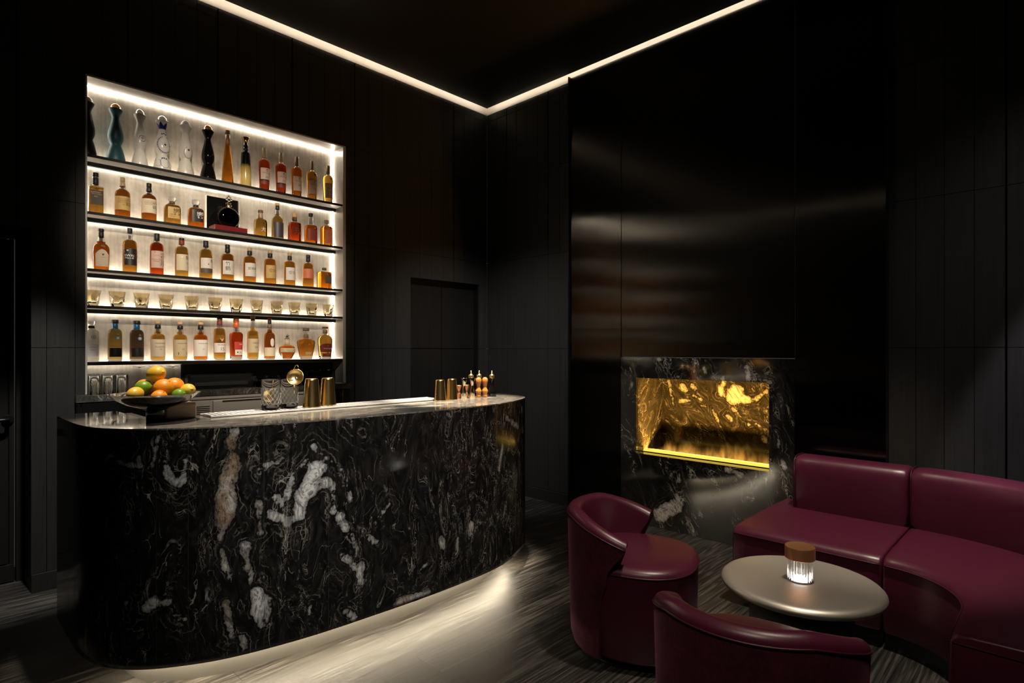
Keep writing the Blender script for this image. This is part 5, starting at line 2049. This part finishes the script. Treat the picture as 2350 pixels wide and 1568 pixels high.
bottle(2, 401, 432.7, 546.5, 636, 'golden whisky bottle with a maroon neck sleeve and a cream label with brush letters', WIDE, 'gold_l', .775,
       [(.83, .94, .42, .42, 'papermaroon', 'neck_sleeve'), (.94, 1.0, .40, .40, 'black', 'cap')], [(.16, .57, .92, 'paper', [('駒', .68, .48, .11, 'ink'), ('ヶ', .66, .35, .10, 'ink'), ('line', -.12, .42, .4, 'inkbrown'), ('line', -.15, .37, 0.45, 'inkbrown'), ('seal', -.2, .50, .016, 'inkgold'), ('line', 0, .21, .7, 'inkgold')])], ex_n=48)
bottle(2, 457, 487.8, 553.5, 641, 'golden whisky bottle with a cream label with a dark grey foot', WIDE, 'gold_l', .775,
       [(.83, 1.0, .42, .41, 'black', 'cap')], [(.27, .54, .92, 'paperwhite', [('駒', .75, .46, .10, 'ink'), ('line', -.1, .44, .4, 'inkbrown'), ('tri', .1, .375, .018, 'ink'), ('line', 0, .30, .7, 'inkbrown')]), (.155, .27, .92, 'papergrey', [])], ex_n=48)
NK = [(0, .95), (.012, 1), (.64, 1), (.685, .97), (.715, .87), (.735, .72), (.745, .48), (.752, .40), (.80, .36), (.97, .34)]
nk = [((506.7, 537.4, 562, 645), 'amber', 'black', '竹', '鶴', None, 'paperwhite', 'golden whisky bottle with two large upright brush letters on white', 'paper'),
      ((557.9, 587.6, 569, 649.5), 'amber', 'tancap', None, None, '宮城峡', 'paperwhite', 'golden whisky bottle with a row of three brush letters on white', 'paper'),
      ((605.7, 634, 575, 653.5), 'amber', 'tancap', None, None, '余市', 'papergold', 'golden whisky bottle with two brush letters on an ochre label', 'papergold'),
      ((651.4, 678, 580.5, 656.5), 'amber', 'tancap', None, None, '余市', 'paperwhite', 'golden whisky bottle with two brush letters on a white label', 'paper')]
for (x0, x1, yt, yb), liq, cap, a_, b_, row, pap, lab, _p in nk:
    tx = [('line', .1, .50, .5, 'inkbrown'), ('line', .1, .20, .7, 'inkbrown')]
    if row:
        tx += [(row, .12, .385, .115 if len(row) == 2 else .095, 'ink')]
    else:
        tx = [(a_, -.25, .455, .12, 'ink'), (b_, -.25, .32, .135, 'ink'), ('line', .42, .43, .2, 'inkbrown'), ('line', .42, .39, 0.14, 'inkbrown'), ('line', .42, .35, 0.14, 'inkbrown')]
    bottle(2, x0, x1, yt, yb, lab, NK, liq, .742, [(.78, .90, .40, .40, 'black', 'neck_sleeve'), (.90, 1.0, .38, .38, cap, 'cap')], [(.165, .545, .90, pap, tx), (.155, .165, .90, 'inkbrown', [])], ex_n=48)
bottle(2, 694.4, 720, 585.5, 660, 'golden whisky bottle with a coral red label near the right end of the third shelf', NK, 'amber', .742,
       [(.79, .90, .40, .40, 'black', 'neck_sleeve'), (.90, 1.0, .40, .40, 'black', 'cap')], [(.27, .56, .95, 'papercoral', [('line', .1, .49, 0.45, 'papermaroon'), ('line', .1, .43, 0.45, 'papermaroon'), ('line', .1, .37, 0.45, 'papermaroon')])], ex_n=48)
bottle(2, 729.7, 758.7, 616, 664, 'short square orange decanter with a plain grey label, last on the third shelf', [(0, .95, 7), (.02, 1, 7), (.74, 1, 7), (.79, .95, 6), (.815, .40, 2), (.90, .30, 2)], 'deep', .78,
       [(.90, 1.0, .36, .36, 'inkbrown', 'stopper')], [(.24, .64, .55, 'papergrey', [('line', .25, .30, 0.45, 'ink')], 'rect', .25)], dep=.92, ex_n=48)

# ---- fourth shelf: tumblers
tx_ = [(193.5, 229.7), (249.7, 288), (306.6, 343.4), (364.5, 398.5), (423.7, 457), (478, 509.3), (527, 557.6), (574, 604), (621.6, 649), (662.2, 688.4), (702.2, 728.5), (740.8, 765.5)]
ordn = ['leftmost', 'second', 'third', 'fourth', 'fifth', 'sixth', 'seventh', 'eighth', 'ninth', 'tenth', 'eleventh', 'last']
proto = None
for k, (x0, x1) in enumerate(tx_):
    X, t_, cf = at_wall((x0 + x1) / 2, YM)
    lab = f'amber tinted petal cut tumbler on the fourth shelf, {ordn[k]} of the row from the left'
    if k == 0:
        lab = 'amber tinted petal cut tumbler on the fourth shelf, leftmost, cut off by the niche frame'
    if k == 11:
        lab = 'amber tinted petal cut tumbler, last on the right of the fourth shelf'
    if proto is None:
        Hh, Rt = .0985, .0455
        proto = thing('tumbler', lab, 'tumbler', (X, YM, SHELF[3] + .0004), GROUPS[3])
        n, nr = 84, 14
        b = MB()
        for j in range(nr + 1):
            zf = j / nr
            rr = .0335 + (Rt - .0335) * zf ** .9
            for i in range(n):
                a = 2 * PI * i / n
                q = (a * 7 / (2 * PI) + zf * .18) % 1.0
                pet = abs(math.sin(PI * q))
                fade = max(0, 1 - max(0, zf - .62) / .20)
                rad_ = rr * (1 - .20 * (1 - pet ** .8) * fade)
                b.v.append((rad_ * math.cos(a), rad_ * math.sin(a), zf * Hh))
        for j in range(nr):
            for i in range(n):
                k2 = (i + 1) % n
                b.f.append((j * n + i, j * n + k2, (j + 1) * n + k2, (j + 1) * n + i))
                b.mi.append(0)
                b.sm.append(True)
        b.add(b.v[:n], [tuple(range(n))[::-1]])
        inn = [(Hh, Rt - .003), (Hh * .7, .0375), (Hh * .45, .0300), (Hh * .26, .024), (Hh * .18, .015), (Hh * .175, 0)]
        b.lathe(inn, n, cb=False, ct=False)
        b.lathe([(Hh, Rt), (Hh, Rt - .003)], n, cb=False, ct=False)
        b.build('tumbler_glass', 'tumbler', proto)
    else:
        r_ = copy_thing(proto, (X, YM, SHELF[3] + .0004), lab, rng.uniform(0, 1.2))

# ---- lowest shelf
bottle(4, 193, 227, 737, 829, 'clear square tequila bottle with a black neck ribbon and a glass stopper', [(0, .98, 6), (.015, 1, 6), (.66, 1, 6), (.72, .97, 5), (.76, .84, 4), (.79, .50, 2.4), (.81, .42, 2), (.90, .36, 2)], 'clearspirit', .70,
       [(.82, .885, .46, .44, 'black', 'neck_ribbon'), (.905, 1.0, .52, .54, 'glass', 'glass_stopper')], [(.12, .42, .8, 'frosted', [('line', 0, .35, 0.45, 'inkbrown'), ('line', 0, .28, 0.32, 'inkbrown'), ('line', 0, .22, .7, 'inkbrown'), ('line', 0, .17, .7, 'inkbrown')]),
                                                                                    (.5, .6, .3, 'frosted', [('ring', .1, .60, .050, 'bluecap'), ('ring', .1, .60, .036, 'bluecap'), ('dot', .1, .60, .014, 'bluecap')], 'none')], dep=.95, ex_n=56, base=.055)
CD = [(0, .98), (.02, 1), (.64, 1), (.69, .975), (.73, .90), (.765, .74), (.782, .50), (.79, .40), (.97, .37)]
for (x0, x1, yt, yb), liq, lab in (((246.7, 280.8, 734.5, 829), 'olive', 'olive gold bottle with a blue neck sleeve and a black label'),
                                   ((297, 331, 737, 828.5), 'smoke', 'smoky grey bottle with a blue neck sleeve and a black label')):
    bottle(4, x0, x1, yt, yb, lab, CD, liq, .775, [(.79, .915, .43, .43, 'bluecap', 'neck_sleeve'), (.915, 1.0, .52, .50, 'black', 'stopper')],
           [(.10, .315, .86, 'paperblack', [('line', .12, .27, 0.32, 'inkwhite'), ('line', .12, .22, 0.32, 'inkwhite'), ('line', .12, .30, .5, 'inkwhite')]),
            (.5, .6, .3, 'paper', [('seal', .22, .555, .052, 'bluecap'), ('ring', .22, .555, .040, 'inkwhite'), ('dot', .22, .555, .022, 'inkwhite'), ('dot', .1, .635, .010, 'papercoral'), ('dot', .22, .645, .010, 'inkgold'), ('dot', .34, .635, .010, 'papercoral')], 'none')], ex_n=48, base=.045)
BAL = [(0, .95), (.015, .99), (.02, 1), (.55, 1), (.605, .97), (.645, .86), (.668, .70), (.678, .48), (.70, .47), (.72, .50), (.735, .44), (.82, .38), (.95, .36)]
bv = [((345, 379.5, 738.5, 829), 'gold_l', 'paper', 'papertan', 'DoubleWood', '12', 'orange gold whisky bottle with a wide cream label, first of the three cork topped ones'),
      ((396.8, 430, 740.5, 828.5), 'gold_l', 'papertan', 'papertan', 'line', '14', 'gold whisky bottle with a boxed tan label, middle of the three cork topped ones'),
      ((444, 476.8, 741.5, 828), 'deep', 'paperwhite', 'paperwhite', 'line', '21', 'red orange whisky bottle with a pale grey label, last of the three cork topped ones')]
for (x0, x1, yt, yb), liq, pap, _, t2, num, lab in bv:
    tx = [('THE BALVENIE', .15, .435, .058, 'ink'), (t2, .15, .345, .046 if t2 == 'DoubleWood' else .5, 'inkbrown'), (num, .15, .285, .06, 'inkbrown'), ('line', .15, .24, .6, 'inkgold'), ('line', .15, .39, .6, 'inkgold'), ('line', .15, .155, .7, 'inkgold')]
    if num == '14':
        tx.append(('box', .15, .175, .66, 'ink'))
    bottle(4, x0, x1, yt, yb, lab, BAL, liq, .735, [(.805, .905, .42, .40, 'black', 'neck_sleeve'), (.935, 1.0, .40, .40, 'cork', 'stopper')], [(.10, .535, .95, pap, tx)], ex_n=48, base=.03)
bottle(4, 490, 518, 728, 827.5, 'gold whisky bottle with a white label and the number fifteen', [(0, .95), (.012, 1), (.62, 1), (.68, .95), (.71, .84), (.728, .60), (.735, .46), (.80, .44), (.98, .42)], 'gold_l', .728,
       [(.80, .90, .47, .46, 'papermaroon', 'neck_sleeve'), (.90, .925, .46, .46, 'silver', 'neck_ring'), (.925, 1.0, .46, .45, 'black', 'cap')],
       [(.165, .385, .95, 'paperwhite', [('Glenfiddich', .12, .345, .062, 'ink'), ('15', .15, .245, .105, 'inkbrown')]), (.145, .166, .95, 'papermaroon', [('tri', .1, .46, .045, 'inkgold')])], ex_n=48, base=.03)
bottle(4, 527, 557, 730, 827, 'red tapering whisky bottle with an orange cap and a small white label', [(0, .86, 3), (.02, .88, 3), (.3, .93, 3), (.56, 1, 3), (.60, .98, 3), (.64, .80, 3), (.66, .46, 2), (.75, .40, 2), (.98, .40, 2)], 'red', .655,
       [(.76, .885, .46, .44, 'orangecap', 'capsule'), (.885, .91, .48, .48, 'orangecap', 'cap_ring'), (.91, 1.0, .44, .44, 'browncap', 'cap')],
       [(.11, .235, .72, 'paperwhite', [('15', .3, .17, .07, 'ink'), ('seal', -.1, .175, .016, 'ink')], 'rect', .18), (.24, .42, .74, 'paperred', [('THE', .4, .36, .04, 'inkwhite')], 'rect', .1)], ex_n=48, base=.08)
bottle(4, 567, 593.7, 726.5, 826.5, 'pale gold whisky bottle with a tan label and a wooden stopper', [(0, .95), (.012, 1), (.56, 1), (.61, .96), (.64, .84), (.66, .60), (.672, .44), (.70, .42), (.73, .46), (.75, .40), (.88, .36), (.97, .32)], 'gold_l', .735,
       [(.885, .93, .38, .36, 'ink', 'neck_sleeve'), (.93, 1.0, .42, .44, 'cork', 'stopper')], [(.155, .475, .93, 'papertan', [('OBAN', .2, .375, .055, 'inkbrown'), ('14', .2, .28, .075, 'inkbrown'), ('line', .1, .18, .7, 'inkgold')])], ex_n=48, base=.03)
bottle(4, 605.5, 631.8, 731.5, 826, 'brown whisky bottle with an upright white oval over a cream label', [(0, .95), (.012, 1), (.52, 1), (.58, .96), (.62, .82), (.645, .60), (.66, .44), (.70, .40), (.72, .44), (.74, .40), (.82, .32), (.97, .30)], 'brown', .72,
       [(.85, .945, .34, .33, 'papernavy', 'neck_sleeve'), (.76, .83, .42, .38, 'paperolive', 'neck_label'), (.945, 1.0, .36, .36, 'orangecap', 'cap')],
       [(.075, .285, .95, 'paper', [('line', .1, .25, 0.32, 'inkbrown'), ('line', .15, .18, .2, 'inkgold')]), (.30, .515, .36, 'paperwhite', [], 'oval', .12)], ex_n=48, base=.03)
BL = [(0, .58, 3), (.03, .60, 3), (.12, .78, 3), (.22, .96, 3), (.27, 1, 3), (.36, 1, 3), (.42, .94, 3), (.47, .74, 2.6), (.50, .46, 2), (.52, .34, 2), (.68, .31, 2), (.69, .38, 2), (.715, .38, 2)]
T_, h_, r_, X_ = bottle(4, 641, 676.8, 761, 826, 'squat faceted bourbon bottle with a little horse and rider on its stopper', BL, 'deep', .485,
       [(.53, .67, .345, .33, 'papertan', 'neck_wrap'), (.715, .74, .30, .26, 'inkbrown', 'stopper')], [(.24, .385, .97, 'papertan', [('line', .12, .315, 0.45, 'inkbrown'), ('line', .12, .27, 0.32, 'inkbrown')])], dep=.95, ex_n=16, base=.03)
b = MB()
z_ = .74 * h_
b.ball((0, 0, z_ + .012), .006, 0, 12, 8, (1.7, .7, .8))
b.tube([(.006, 0, z_ + .013), (.013, 0, z_ + .020), (.018, 0, z_ + .018)], [.0035, .0025, .0018], 8)
for dx_, ex_ in ((.006, .014), (.004, .000), (-.006, -.002), (-.007, -.014)):
    b.tube([(dx_, 0, z_ + .009), ((dx_ + ex_) / 2 + .002, 0, z_ + .003), (ex_, 0, z_ - .001)], [.0022, .0016, .0012], 6)
b.tube([(-.009, 0, z_ + .014), (-.015, 0, z_ + .015), (-.018, 0, z_ + .010)], [.0018, .0014, .0008], 6)
b.tube([(-.002, 0, z_ + .016), (.001, 0, z_ + .024)], [.003, .0025], 8)
b.ball((.003, 0, z_ + .0275), .0026, 0, 10, 8)
b.build('horse_stopper', 'ink', T_)
bottle(4, 681, 723.7, 755, 825.5, 'wide shouldered orange flask with a small olive tag low on its front', [(0, .66, 3), (.02, .68, 3), (.15, .76, 3), (.40, .95, 3), (.52, 1, 3), (.58, .97, 3), (.625, .82, 3), (.655, .56, 2.4), (.675, .28, 2), (.84, .24, 2), (.87, .34, 2), (.90, .36, 2)], 'amber', .665,
       [(.68, .80, .27, .26, 'paperolive', 'neck_label'), (.905, 1.0, .36, .34, 'inkbrown', 'stopper')], [(.145, .225, .46, 'papertan', [('line', -.2, .185, 0.32, 'inkbrown')], 'rect', .1), (.30, .5, .3, 'paper', [('seal', .1, .47, .024, 'papercoral'), ('line', .05, .33, 0.32, 'papercoral')], 'none')], dep=.62, ex_n=48, base=.09)
bottle(4, 729, 763, 752, 825, 'gold flask with a maroon arched label, last on the lowest shelf', [(0, .78, 3.5), (.02, .80, 3.5), (.3, .92, 3.5), (.52, 1, 3.5), (.62, .98, 3.2), (.68, .86, 3), (.725, .62, 2.6), (.75, .36, 2), (.93, .30, 2)], 'gold_l', .74,
       [(.795, .90, .34, .33, 'browncap', 'neck_label'), (.945, 1.0, .40, .40, 'inkbrown', 'stopper')],
       [(.21, .475, .93, 'papermaroon', [('WHISTLEPIG', .15, .315, .064, 'inkwhite'), ('seal', .15, .40, .018, 'papercoral')], 'arch'), (.06, .165, .80, 'papermaroon', [('line', .15, .115, 0.32, 'inkgold')]), (.17, .2, .1, 'papermaroon', [('seal', .15, .19, .026, 'papermaroon'), ('WP', .05, .58, .15, 'inkgold')], 'none')], dep=.66, ex_n=48, base=.09)
